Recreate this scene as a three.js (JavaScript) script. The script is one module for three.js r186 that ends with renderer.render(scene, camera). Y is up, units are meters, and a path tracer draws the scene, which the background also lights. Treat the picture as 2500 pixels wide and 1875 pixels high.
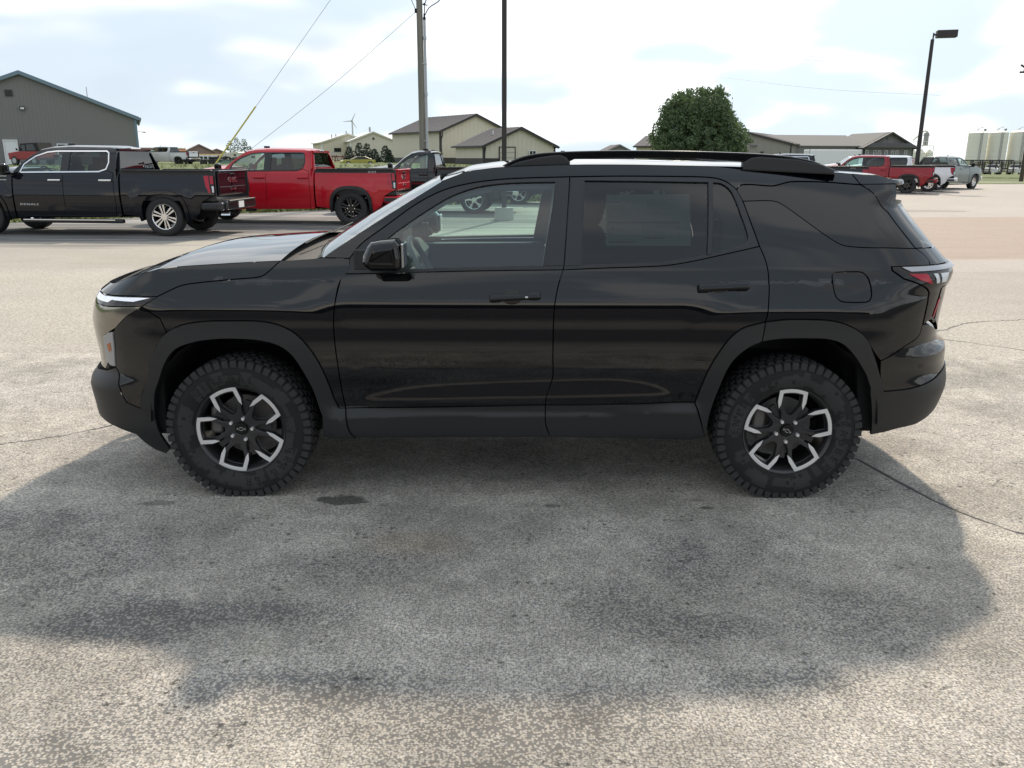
import * as THREE from 'three';
import { mergeGeometries } from 'three/addons/utils/BufferGeometryUtils.js';
import { RoundedBoxGeometry } from 'three/addons/geometries/RoundedBoxGeometry.js';
import { FontLoader } from 'three/addons/loaders/FontLoader.js';
import { TextGeometry } from 'three/addons/geometries/TextGeometry.js';

// ================= camera, sky, sun, exposure =================
const scene = new THREE.Scene();
const renderer = new THREE.WebGLRenderer();
renderer.toneMapping = THREE.LinearToneMapping;
const EXPOSURE = 1.3;
renderer.toneMappingExposure = EXPOSURE;
renderer.shadowMap.enabled = true;
const camera = new THREE.PerspectiveCamera(49.75, 4 / 3, 0.05, 4000);
camera.position.set(0, 1.672, 3.936);
camera.rotation.order = 'YXZ';
camera.rotation.set(THREE.MathUtils.degToRad(-15.2), 0, THREE.MathUtils.degToRad(0.2));

let seedState = 20240611;
const rnd = () => { seedState = (seedState + 0x6d2b79f5) | 0; let t = Math.imul(seedState ^ (seedState >>> 15), 1 | seedState); t = (t + Math.imul(t ^ (t >>> 7), 61 | t)) ^ t; return ((t ^ (t >>> 14)) >>> 0) / 4294967296; };
const rr = (a, b) => a + (b - a) * rnd();
const hash2 = (x, y, k = 0) => { let h = Math.imul(x | 0, 374761393) ^ Math.imul(y | 0, 668265263) ^ Math.imul(k + 11, 1274126177); h = Math.imul(h ^ (h >>> 13), 1274126177); return ((h ^ (h >>> 16)) >>> 0) / 4294967296; };
const noise2 = (x, y, k = 0, wrap = 0) => {
  const xi = Math.floor(x), yi = Math.floor(y), fx = x - xi, fy = y - yi, u = fx * fx * (3 - 2 * fx), v = fy * fy * (3 - 2 * fy);
  const w = (i) => (wrap ? ((i % wrap) + wrap) % wrap : i);
  const a = hash2(w(xi), w(yi), k), b = hash2(w(xi + 1), w(yi), k), c = hash2(w(xi), w(yi + 1), k), d = hash2(w(xi + 1), w(yi + 1), k);
  return a + (b - a) * u + (c - a) * v + (a - b - c + d) * u * v;
};
const fbm = (x, y, oct, k = 0, wrap = 0) => { let s = 0, a = 0.5, n = 0; for (let i = 0; i < oct; i++) { s += a * noise2(x, y, k + i * 7, wrap); n += a; x *= 2; y *= 2; wrap *= 2; a *= 0.5; } return s / n; };

const SUN = new THREE.Vector3(0.33, 1, -1.19).normalize();
{ // hazy summer sky: blue-grey air with soft cloud sheets all round, brightest towards the veiled sun
  const W = 1536, H = 768, px = new Float32Array(W * H * 4);
  for (let j = 0; j < H; j++) {
    const el = ((j + 0.5) / H - 0.5) * Math.PI, y = Math.sin(el), ch = Math.cos(el);
    for (let i = 0; i < W; i++) {
      const az = ((i + 0.5) / W - 0.5) * 2 * Math.PI, x = Math.cos(az) * ch, z = Math.sin(az) * ch;
      const yy = Math.max(0, y), k = 1 / (yy + 0.32), cx = x * k * 2.7 + 19.12, cz = z * k * 2.7 + 32.59;
      const warp = fbm(cx * 0.7, cz * 0.7, 2, 50) - 0.5;
      const f = fbm(cx + warp * 1.2, cz * 1.35 - warp, 4, 3);
      const cover = sstep(0.42, 0.66, f + 0.09 * (1 - Math.min(1, yy * 3))), thick = sstep(0.42, 0.75, fbm(cx * 0.8 + 20, cz * 0.8 + warp, 4, 90));
      const s = Math.max(0, x * SUN.x + y * SUN.y + z * SUN.z);
      const glow = 0.3 * Math.pow(s, 3) + 1.1 * Math.pow(s, 14) + 5 * Math.pow(s, 90);
      const hz = Math.pow(1 - yy, 5);
      const air = [0.47 + 0.07 * hz, 0.57 + 0.055 * hz, 0.68 + 0.02 * hz], cl = 0.98 - 0.36 * thick;
      const o = (j * W + i) * 4, c = 0.85 * cover + 0.1;
      px[o] = (air[0] + (cl * 0.98 - air[0]) * c) * (1 + 0.75 * glow);
      px[o + 1] = (air[1] + (cl * 1.0 - air[1]) * c) * (1 + 0.75 * glow);
      px[o + 2] = (air[2] + (cl * 1.02 - air[2]) * c) * (1 + 0.7 * glow);
      if (y < 0) { const g = Math.max(0.25, 1 + y * 8); px[o] *= g; px[o + 1] *= g; px[o + 2] *= g; }
      px[o + 3] = 1;
    }
  }
  const sky = new THREE.DataTexture(px, W, H, THREE.RGBAFormat, THREE.FloatType);
  sky.mapping = THREE.EquirectangularReflectionMapping; sky.magFilter = THREE.LinearFilter; sky.needsUpdate = true;
  scene.background = sky; scene.environment = sky;
}
const sun = new THREE.DirectionalLight(0xffefd8, 3.75);
sun.position.copy(SUN).multiplyScalar(120); sun.castShadow = true; sun.shadow.radius = 4;
Object.assign(sun.shadow.camera, { left: -70, right: 70, top: 70, bottom: -70, near: 1, far: 400 });
sun.shadow.mapSize.set(4096, 4096);
scene.add(sun); scene.add(sun.target);
// ================= small modelling library =================
const V = (x, y, z) => new THREE.Vector3(x, y, z);
const col = (r, g, b) => new THREE.Color().setRGB(r, g === undefined ? r : g, b === undefined ? r : b);
const std = (c, rough = 0.8, o = {}) => new THREE.MeshPhysicalMaterial({ color: Array.isArray(c) ? col(...c) : c, roughness: rough, ...o });
const taken = new Map();
const numbered = (n) => { const k = taken.get(n) || 0; taken.set(n, k + 1); return k ? `${n}_${String(k).padStart(3, '0')}` : n; };
function thing(name, label, category, [x, y, z] = [0, 0, 0], turn = 0, group) {
  const o = new THREE.Group(); o.name = numbered(name); o.position.set(x, y, z); o.rotation.y = turn;
  o.userData = { label, category }; if (group) o.userData.group = group;
  scene.add(o); return o;
}
function part(name, geo, mat, parent, label) {
  if (Array.isArray(geo)) geo = join(geo);
  const m = new THREE.Mesh(geo, mat); m.name = name; m.castShadow = m.receiveShadow = true; if (label) m.userData.label = label;
  parent.add(m); return m;
}
function solo(name, label, category, geo, mat, group, kind) {
  const m = part(numbered(name), geo, mat, scene); m.userData = { label, category }; if (group) m.userData.group = group; if (kind) m.userData.kind = kind; return m;
}
function setting(name, geo, mat, label) { const m = part(numbered(name), geo, mat, scene); m.userData = { kind: 'structure', label }; return m; }
function dup(root, [x, y, z], turn, label, group) {
  const base = root.name.replace(/_\d{3}$/, ''), r = root.clone(); r.name = numbered(base); r.position.set(x, y, z); r.rotation.y = turn; r.userData = { ...root.userData, label }; if (group) r.userData.group = group; scene.add(r); return r;
}
const join = (list) => { const g = list.filter(Boolean).map((q) => { q = q.index ? q.toNonIndexed() : q; const n = q.attributes.position.count; if (!q.attributes.uv) q.setAttribute('uv', new THREE.BufferAttribute(new Float32Array(n * 2), 2)); for (const k of Object.keys(q.attributes)) if (!['position', 'normal', 'uv'].includes(k)) q.deleteAttribute(k); return q; }); return g.length === 1 ? g[0] : mergeGeometries(g); };
const box = (w, h, d, x = 0, y = 0, z = 0) => new THREE.BoxGeometry(w, h, d).translate(x, y, z);
const rbox = (w, h, d, r, x = 0, y = 0, z = 0) => new RoundedBoxGeometry(w, h, d, 2, r).translate(x, y, z);
const cyl = (r0, r1, h, n = 16, open = false) => new THREE.CylinderGeometry(r0, r1, h, n, 1, open);
const rod = (a, b, r, r2 = r, n = 8) => { const A = V(...a), B = V(...b), d = B.clone().sub(A), g = new THREE.CylinderGeometry(r2, r, d.length(), n); g.applyQuaternion(new THREE.Quaternion().setFromUnitVectors(V(0, 1, 0), d.normalize())); const m = A.add(B).multiplyScalar(0.5); return g.translate(m.x, m.y, m.z); };
const beam = (a, b, w, h) => { const A = V(...a), B = V(...b), d = B.clone().sub(A), g = new THREE.BoxGeometry(w, d.length(), h); g.applyQuaternion(new THREE.Quaternion().setFromUnitVectors(V(0, 1, 0), d.normalize())); const m = A.add(B).multiplyScalar(0.5); return g.translate(m.x, m.y, m.z); };
const tube = (pts, r, seg = 0, n = 6, closed = false) => new THREE.TubeGeometry(new THREE.CatmullRomCurve3(pts.map((p) => V(...p)), closed, 'centripetal'), seg || pts.length * 6, r, n, closed);
const poly2 = (pts) => { const s = new THREE.Shape(); pts.forEach(([x, y], i) => (i ? s.lineTo(x, y) : s.moveTo(x, y))); return s; };
function prism(pts, z0, z1, holes = [], bevel = 0) {   // outline in x, y; from z0 to z1
  const s = poly2(pts); for (const h of holes) s.holes.push(new THREE.Path(h.map(([x, y]) => new THREE.Vector2(x, y))));
  const g = new THREE.ExtrudeGeometry(s, { depth: z1 - z0 - 2 * bevel, bevelEnabled: bevel > 0, bevelThickness: bevel, bevelSize: bevel, bevelOffset: -bevel, bevelSegments: 2, curveSegments: 6 });
  return g.translate(0, 0, z0 + bevel);
}
const smoothLine = (pts, n = 4) => { const c = new THREE.CatmullRomCurve3(pts.map(([x, y]) => V(x, y, 0)), false, 'centripetal'); return c.getPoints(pts.length * n).map((p) => [p.x, p.y]); };
function quads(rows, closeU = false) {   // rows of points -> one smooth sheet
  const h = rows.length, w = rows[0].length, pos = [], uv = [], idx = [];
  rows.forEach((r, i) => r.forEach((p, j) => { pos.push(p[0], p[1], p[2]); uv.push(j / (w - 1), i / (h - 1)); }));
  for (let i = 0; i < h - 1; i++) for (let j = 0; j < w - 1; j++) { const a = i * w + j, b = a + 1, c = a + w, d = c + 1; idx.push(a, b, d, a, d, c); }
  const g = new THREE.BufferGeometry(); g.setAttribute('position', new THREE.Float32BufferAttribute(pos, 3)); g.setAttribute('uv', new THREE.Float32BufferAttribute(uv, 2)); g.setIndex(idx); g.computeVertexNormals(); return g;
}
const flipped = (g) => { g = g.clone(); const i = g.index.array.slice(); for (let k = 0; k < i.length; k += 3) { const t = i[k]; i[k] = i[k + 1]; i[k + 1] = t; } g.setIndex(new THREE.BufferAttribute(i, 1)); const n = g.attributes.normal; for (let k = 0; k < n.array.length; k++) n.array[k] *= -1; return g; };
const flippedUp = (g) => (g.attributes.normal.getY(0) < 0 ? flipped(g) : g);
function mirrorZ(g) { g = (g.index ? g.toNonIndexed() : g.clone()); const p = g.attributes.position.array, n = g.attributes.normal.array, u = g.attributes.uv ? g.attributes.uv.array : null; for (let k = 2; k < p.length; k += 3) { p[k] *= -1; n[k] *= -1; } for (let t = 0; t < p.length; t += 9) for (let k = 0; k < 3; k++) { let q = p[t + k]; p[t + k] = p[t + 3 + k]; p[t + 3 + k] = q; q = n[t + k]; n[t + k] = n[t + 3 + k]; n[t + 3 + k] = q; } if (u) for (let t = 0; t < u.length; t += 6) for (let k = 0; k < 2; k++) { const q = u[t + k]; u[t + k] = u[t + 2 + k]; u[t + 2 + k] = q; } return g; }
const area2 = (p) => { let a = 0; for (let i = 0; i < p.length; i++) { const q = p[(i + 1) % p.length]; a += p[i][0] * q[1] - q[0] * p[i][1]; } return a / 2; };
const clean = (p) => p.filter((q, i) => { const r = p[(i + 1) % p.length]; return Math.hypot(q[0] - r[0], q[1] - r[1]) > 1e-4; });
function inset2(p, d) {   // shrinks a counter-clockwise outline by d
  const n = p.length; return p.map((b, i) => {
    const a = p[(i + n - 1) % n], c = p[(i + 1) % n]; let e = [b[0] - a[0], b[1] - a[1]], f = [c[0] - b[0], c[1] - b[1]];
    const le = Math.hypot(...e), lf = Math.hypot(...f); e = [-e[1] / le, e[0] / le]; f = [-f[1] / lf, f[0] / lf];
    let m = [e[0] + f[0], e[1] + f[1]]; const k = Math.max(0.35, (m[0] * m[0] + m[1] * m[1]) / 2); return [b[0] + (m[0] / k) * d, b[1] + (m[1] / k) * d];
  });
}
function clipConvex(tri, axis, lo, hi) {
  for (const [lim, sg] of [[lo, 1], [hi, -1]]) {
    const out = []; for (let i = 0; i < tri.length; i++) { const a = tri[i], b = tri[(i + 1) % tri.length], da = (a[axis] - lim) * sg, db = (b[axis] - lim) * sg; if (da >= 0) out.push(a); if (da * db < 0) { const t = da / (da - db); out.push([a[0] + (b[0] - a[0]) * t, a[1] + (b[1] - a[1]) * t]); } } tri = out; if (tri.length < 3) return [];
  } return tri;
}
// a panel of sheet metal or glass cut out of a vehicle's side surface
function panel(surf, outline, o = {}) {
  const { off = 0, flange = 0.016, cell = 0.035, gap = 0.0028, holes = [], roll = 0 } = o;
  let P = clean(outline); if (area2(P) < 0) P = P.slice().reverse(); if (gap) P = inset2(P, gap);
  const HS = holes.map((h) => { h = clean(h); if (area2(h) < 0) h = h.slice().reverse(); return inset2(h, -(o.holeGap ?? 0)); });
  const v2 = (q) => q.map(([x, y]) => new THREE.Vector2(x, y)), all = [...P, ...HS.flat()];
  const tris = THREE.ShapeUtils.triangulateShape(v2(P), HS.map(v2)), pos = [], nor = [], uv = [], idx = [], seen = new Map();
  const vert = (s, y) => { const k = `${Math.round(s * 2e4)},${Math.round(y * 2e4)}`; let i = seen.get(k); if (i === undefined) { i = pos.length / 3; seen.set(k, i); pos.push(...surf.at(s, y, off)); nor.push(...surf.nrm(s, y)); uv.push(s, y); } return i; };
  for (const t of tris) {
    const T = t.map((i) => all[i]), xs = T.map((p) => p[0]), ys = T.map((p) => p[1]);
    for (let i = Math.floor(Math.min(...xs) / cell); i <= Math.max(...xs) / cell; i++) {
      const sl = clipConvex(T, 0, i * cell, (i + 1) * cell); if (!sl.length) continue;
      for (let j = Math.floor(Math.min(...ys) / cell); j <= Math.max(...ys) / cell; j++) {
        const c = clipConvex(sl, 1, j * cell, (j + 1) * cell); if (c.length < 3 || Math.abs(area2(c)) < 1e-8) continue;
        const ids = c.map(([s, y]) => vert(s, y)), ccw = area2(c) > 0;
        for (let k = 1; k < ids.length - 1; k++) { const a = ids[0], b = ids[k], d = ids[k + 1]; if (a !== b && b !== d && a !== d) ccw ? idx.push(a, b, d) : idx.push(a, d, b); }
      }
    }
  }
  if (flange) for (const [loop, sg] of [[P, 1], ...HS.map((h) => [h, -1])]) {
    for (let i = 0; i < loop.length; i++) {
      const a = loop[i], b = loop[(i + 1) % loop.length], n = Math.max(1, Math.ceil(Math.hypot(b[0] - a[0], b[1] - a[1]) / cell));
      for (let k = 0; k < n; k++) {
        const p = [0, 1].map((e) => { const t = (k + e) / n; return [a[0] + (b[0] - a[0]) * t, a[1] + (b[1] - a[1]) * t]; });
        const A = surf.at(...p[0], off), B = surf.at(...p[1], off), C = surf.at(...p[1], off - flange), D = surf.at(...p[0], off - flange);
        const u = [B[0] - A[0], B[1] - A[1], B[2] - A[2]], w = [D[0] - A[0], D[1] - A[1], D[2] - A[2]], m = [w[1] * u[2] - w[2] * u[1], w[2] * u[0] - w[0] * u[2], w[0] * u[1] - w[1] * u[0]], l = (Math.hypot(...m) || 1) * sg;
        const at = pos.length / 3; for (const q of [A, B, C, D]) { pos.push(...q); nor.push(m[0] / l, m[1] / l, m[2] / l); uv.push(...p[0]); }
        sg > 0 ? idx.push(at, at + 3, at + 2, at, at + 2, at + 1) : idx.push(at, at + 1, at + 2, at, at + 2, at + 3);
      }
    }
  }
  const g = new THREE.BufferGeometry(); g.setAttribute('position', new THREE.Float32BufferAttribute(pos, 3)); g.setAttribute('normal', new THREE.Float32BufferAttribute(nor, 3)); g.setAttribute('uv', new THREE.Float32BufferAttribute(uv, 2)); g.setIndex(idx); return g;
}
const along = (surf, line, off = 0, n = 3) => smoothLine(line, n).map(([s, y]) => surf.at(s, y, off));
// a canvas with a coat of paint; colours given in sRGB
const canvasTex = (w, h, draw) => { const c = document.createElement('canvas'); c.width = w; c.height = h; draw(c.getContext('2d'), w, h); const t = new THREE.CanvasTexture(c); t.colorSpace = THREE.SRGBColorSpace; return t; };
const dataTex = (w, h, fn, srgb = true, rep) => { const d = new Uint8Array(w * h * 4), o = [0, 0, 0]; for (let j = 0; j < h; j++) for (let i = 0; i < w; i++) { fn(i, j, o); const k = (j * w + i) * 4; d[k] = Math.max(0, Math.min(255, o[0])); d[k + 1] = Math.max(0, Math.min(255, o[1])); d[k + 2] = Math.max(0, Math.min(255, o[2])); d[k + 3] = 255; } const t = new THREE.DataTexture(d, w, h); t.magFilter = t.minFilter = THREE.LinearFilter; t.wrapS = t.wrapT = THREE.RepeatWrapping; if (srgb) t.colorSpace = THREE.SRGBColorSpace; if (rep) t.repeat.set(...rep); t.needsUpdate = true; return t; };
const font = await new FontLoader().loadAsync('fonts/droid/droid_sans_bold.typeface.json');
const text3 = (str, size, depth) => { const g = new TextGeometry(str, { font, size, depth, curveSegments: 3, bevelEnabled: false }); g.computeBoundingBox(); const b = g.boundingBox; return g.translate(-(b.min.x + b.max.x) / 2, -(b.min.y + b.max.y) / 2, 0); };
const rev = (a) => a.slice().reverse(), S4 = (a) => smoothLine(a, 4);
const polar = (r, a) => [r * Math.cos(a), r * Math.sin(a)];
// ---- smooth curve through points, and the side surface of a vehicle: s runs along the flank and round both ends, y is height ----
function tab(pts) {
  const n = pts.length, m = [];
  for (let i = 0; i < n; i++) {
    const a = i ? (pts[i][1] - pts[i - 1][1]) / (pts[i][0] - pts[i - 1][0]) : null, b = i < n - 1 ? (pts[i + 1][1] - pts[i][1]) / (pts[i + 1][0] - pts[i][0]) : null;
    m.push(a === null ? b : b === null ? a : a * b <= 0 ? 0 : 2 * a * b / (a + b));
  }
  return (x) => {
    if (x <= pts[0][0]) return pts[0][1] + m[0] * (x - pts[0][0]);
    if (x >= pts[n - 1][0]) return pts[n - 1][1] + m[n - 1] * (x - pts[n - 1][0]);
    let i = 0; while (x > pts[i + 1][0]) i++;
    const h = pts[i + 1][0] - pts[i][0], t = (x - pts[i][0]) / h, u = 1 - t;
    return (1 + 2 * t) * u * u * pts[i][1] + t * u * u * h * m[i] + t * t * (3 - 2 * t) * pts[i + 1][1] - t * t * u * h * m[i + 1];
  };
}
function sstep(a, b, x) { const t = Math.min(1, Math.max(0, (x - a) / (b - a))); return t * t * (3 - 2 * t); }
// q: {xs, half, side(x,y) -> inset, nose(y), tail(y), nF, nR, K}
function makeSurf(q) {
  const end = (y, s, x0, A, n, side) => {
    const t = Math.min(1, Math.max(0, s / q.K)), f = 1 - Math.pow(1 - t, n);
    const d = side + (q.half - side) * (1 - Math.pow(Math.max(0, 1 - Math.pow(f, n)), 1 / n));
    return [A * f, d];
  };
  const raw = (s, y) => { const p = raw0(s, y); p[2] += q.zo || 0; return p; };
  const raw0 = (s, y) => {
    if (s < q.x0) { const [dx, d] = end(y, q.x0 - s, q.x0, q.x0 - q.nose(y), q.nF(y), q.side(Math.max(s, q.x0 - 0.55), y)); return [q.x0 - dx, y, -d]; }
    if (s > q.x1) { const [dx, d] = end(y, s - q.x1, q.x1, q.tail(y) - q.x1, q.nR(y), q.side(Math.min(s, q.x1 + 0.55), y)); return [q.x1 + dx, y, -d]; }
    return [s, y, -q.side(s, y)];
  };
  const nrm = (s, y) => {
    const e = 1e-3, a = raw(s - e, y), b = raw(s + e, y), c = raw(s, y - e), d = raw(s, y + e);
    const u = [b[0] - a[0], b[1] - a[1], b[2] - a[2]], v = [d[0] - c[0], d[1] - c[1], d[2] - c[2]];
    const n = [u[1] * v[2] - u[2] * v[1], u[2] * v[0] - u[0] * v[2], u[0] * v[1] - u[1] * v[0]], l = Math.hypot(...n) || 1;
    return [n[0] / l, n[1] / l, n[2] / l];
  };
  return { raw, nrm, half: q.half, at: (s, y, off = 0) => { const p = raw(s, y); if (!off) return p; const n = nrm(s, y); return [p[0] + n[0] * off, p[1] + n[1] * off, p[2] + n[2] * off]; } };
}
// the black SUV: near flank at z = 0, wheelbase 2.732 m, middle of the car at z = -0.95
const HUB_F = [-1.354, 0.362], HUB_R = [1.377, 0.362], CAR_HALF = 0.95;
const suvSide = tab([[0.14, 0.17], [0.2, 0.1], [0.26, 0.062], [0.33, 0.036], [0.42, 0.03], [0.5, 0.024], [0.6, 0.012], [0.7, 0.003], [0.8, 0], [0.86, 0.0015], [0.9, 0.0035], [0.94, 0.0085], [1, 0.0195], [1.08, 0.0375], [1.15, 0.057], [1.2, 0.076], [1.3, 0.116], [1.4, 0.168], [1.5, 0.226], [1.56, 0.266], [1.6, 0.297], [1.63, 0.324], [1.65, 0.343], [1.67, 0.37]]);
const suvNose = tab([[0.14, -1.97], [0.2, -2.1], [0.25, -2.185], [0.3, -2.245], [0.36, -2.283], [0.45, -2.295], [0.52, -2.304], [0.57, -2.3], [0.61, -2.285], [0.7, -2.29], [0.78, -2.3], [0.86, -2.305], [0.92, -2.29], [0.96, -2.27], [1, -2.24], [1.06, -2.15], [1.15, -2]]);
const suvTail = tab([[0.2, 2.12], [0.28, 2.235], [0.34, 2.3], [0.42, 2.355], [0.5, 2.38], [0.58, 2.405], [0.66, 2.425], [0.725, 2.42], [0.755, 2.375], [0.78, 2.352], [0.86, 2.352], [0.95, 2.36], [1.02, 2.37], [1.08, 2.365], [1.14, 2.37], [1.165, 2.345], [1.2, 2.31], [1.24, 2.275], [1.42, 2.13], [1.47, 2.1], [1.5, 2.09], [1.53, 2.09], [1.56, 2.095], [1.65, 2.095]]);
const archCrease = (x, y, h) => {           // flare over a wheel: swells out down to a crease that arcs over the arch, flat below it
  const dx = Math.abs(x - h[0]), q = 0.61, yc = dx < q ? h[1] + Math.pow(Math.pow(q, 4) - Math.pow(dx, 4), 0.25) : h[1];
  const e = y - yc, t = Math.min(1, 0.5 * (e + Math.sqrt(e * e + 0.0002)) / 0.24);
  return (1 - sstep(0.2, 0.58, dx)) * (1 - t) * (1 - t);
};
const scallopTop = tab([[-0.79, 0.505], [-0.68, 0.542], [-0.46, 0.582], [-0.13, 0.602], [0.2, 0.614], [0.48, 0.619], [0.66, 0.6], [0.835, 0.543]]);
const scallop = (x, y) => {                 // hollow along the foot of the doors, its floor facing up
  if (x < -0.79 || x > 0.835) return 0;
  const low = 0.505 + 0.0225 * (x + 0.79), up = scallopTop(x);
  const soft = (d) => 0.5 * (d + Math.sqrt(d * d + 0.0001)), w = sstep(0, 0.035, up - low);
  return -0.24 * w * (soft(up - y) - soft(low - y)) * sstep(0.44, 0.5, y);
};
const sillFacet = (x, y) => -0.024 * sstep(-0.95, -0.87, x) * sstep(0.97, 0.88, x) * Math.min(1, Math.max(0, (0.474 + 0.018 * (x + 0.4) - y) / 0.05));
const suvSurf = makeSurf({
  x0: -1.72, x1: 1.72, half: CAR_HALF, nF: (y) => 2.55 + 0.9 * sstep(0.64, 0.52, y), nR: (y) => 2.45 + 0.8 * sstep(0.66, 0.5, y) + 0.5 * sstep(1.02, 1.12, y) + 2 * sstep(1.44, 1.54, y), K: 1.35,
  side: (x, y) => {
    const a = y - 1.02, up = a > 0 ? 1.2 * a * a / (a + 0.25) : 0;
    return suvSide(y) + 0.009 * x * x + up * (0.13 * x * x * (x > 0 ? 0.55 : 0.8)) + sstep(1.02, 0.86, y) * 0.016 - (y < 1.1 ? 0.026 * Math.max(archCrease(x, y, HUB_F), archCrease(x, y, HUB_R)) : 0) + scallop(x, y) + sillFacet(x, y);
  },
  nose: suvNose, tail: suvTail, zo: CAR_HALF,
});
// pickup trucks: front axle at x = 0, rear axle at x = 4.1, middle of the truck at z = 0
const TRUCK_HALF = 1.03;
const truckSide = tab([[0.3, 0.13], [0.4, 0.07], [0.5, 0.045], [0.62, 0.03], [0.72, 0.016], [0.85, 0.006], [0.98, 0.012], [1.08, 0.024], [1.18, 0.04], [1.27, 0.062], [1.34, 0.09], [1.5, 0.165], [1.7, 0.262], [1.8, 0.32], [1.86, 0.375], [1.91, 0.46]]);
const truckNose = tab([[0.4, -0.92], [0.55, -1.02], [0.8, -1.06], [1.1, -1.05], [1.2, -1.02], [1.28, -0.9]]);
const makeTruckSurf = (wb, rear) => makeSurf({
  x0: -0.45, x1: wb + 3, half: TRUCK_HALF, nF: () => 3.2, nR: () => 3, K: 1.2, zo: TRUCK_HALF,
  side: (x, y) => { const up = Math.max(0, y - 1.22); return truckSide(y) + (x > rear ? 0 : up * 0.02 * (x - 1.7) ** 2) - 0.03 * Math.max(truckFlare(x, y, 0), truckFlare(x, y, wb)); },
  nose: truckNose, tail: () => wb + 3.5,
});
const truckFlare = (x, y, hx) => { const r = Math.pow(Math.pow(Math.abs(x - hx), 3) + Math.pow(Math.abs(Math.max(0, y - 0.42)), 3), 1 / 3); return 1 - sstep(0.62, 0.8, r); };
// ================= ground =================
// lot surface: worn asphalt with tan aggregate, darker resurfaced strip under the trucks, concrete towards the road on the right
const edgeZ = (x) => (x < 16 ? -23.8 - 0.87 * (x + 7) : x < 30 ? -43.8 - 1.02 * (x - 16) : -58.1 - 0.13 * (x - 30));
const seg = (x, z, a, b) => { const t = Math.max(0, Math.min(1, ((x - a[0]) * (b[0] - a[0]) + (z - a[1]) * (b[1] - a[1])) / ((b[0] - a[0]) ** 2 + (b[1] - a[1]) ** 2))); return Math.hypot(x - a[0] - t * (b[0] - a[0]), z - a[1] - t * (b[1] - a[1])); };
const wornPatches = [[-1.42, 1.18, 0.34, 0.2, 1], [-1.0, 1.12, 0.42, 0.13, 0.9], [-0.62, 1.6, 0.4, 0.14, 0.85], [-0.95, 2.15, 0.3, 0.1, 0.6], [-1.35, 1.95, 0.2, 0.16, 0.8], [0.02, 1.75, 0.55, 0.16, 0.8], [0.4, 1.05, 0.25, 0.2, 0.5], [0.75, 0.72, 0.16, 0.3, 0.6], [0.62, 1.2, 0.3, 0.12, 0.6], [0.95, 1.55, 0.3, 0.12, 0.5], [-0.15, 2.0, 0.35, 0.12, 0.8], [-2.35, 0.3, 0.5, 0.18, 0.6], [-0.7, 0.75, 0.4, 0.15, 0.4], [1.35, 1.1, 0.3, 0.2, 0.45]];
const crackLines = [[[1.9, -0.75], [2.0, -0.58], [2.08, -0.25], [2.15, 0.03], [2.21, 0.17], [2.38, 0.41], [2.6, 0.62], [3.2, 0.9]], [[-4.4, -0.6], [-3.6, -0.72], [-3.09, -0.79], [-2.84, -0.92], [-2.6, -1.15], [-2.4, -1.5]], [[4.0, -4.0], [4.34, -4.33], [4.79, -4.73], [5.17, -4.88], [5.59, -4.98], [7, -5.1]], [[3.9, -4.2], [4.25, -3.86], [4.5, -3.66], [4.68, -3.46], [5.4, -3.3]]];
const crackAt = (x, z) => {
  let d = 9; for (const l of crackLines) { const b = l[0][0] - 0.3, e = l[l.length - 1][0] + 0.3; if (x < b || x > e) continue; const wz = z + 0.05 * (noise2(x * 9, 1.5, 61) - 0.5) + 0.025 * (noise2(x * 40, 3, 62) - 0.5); for (let i = 0; i < l.length - 1; i++) d = Math.min(d, seg(x, wz, l[i], l[i + 1]) / (0.35 + 1.1 * noise2(x * 6, z * 6, 64))); } return d;
};
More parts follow.
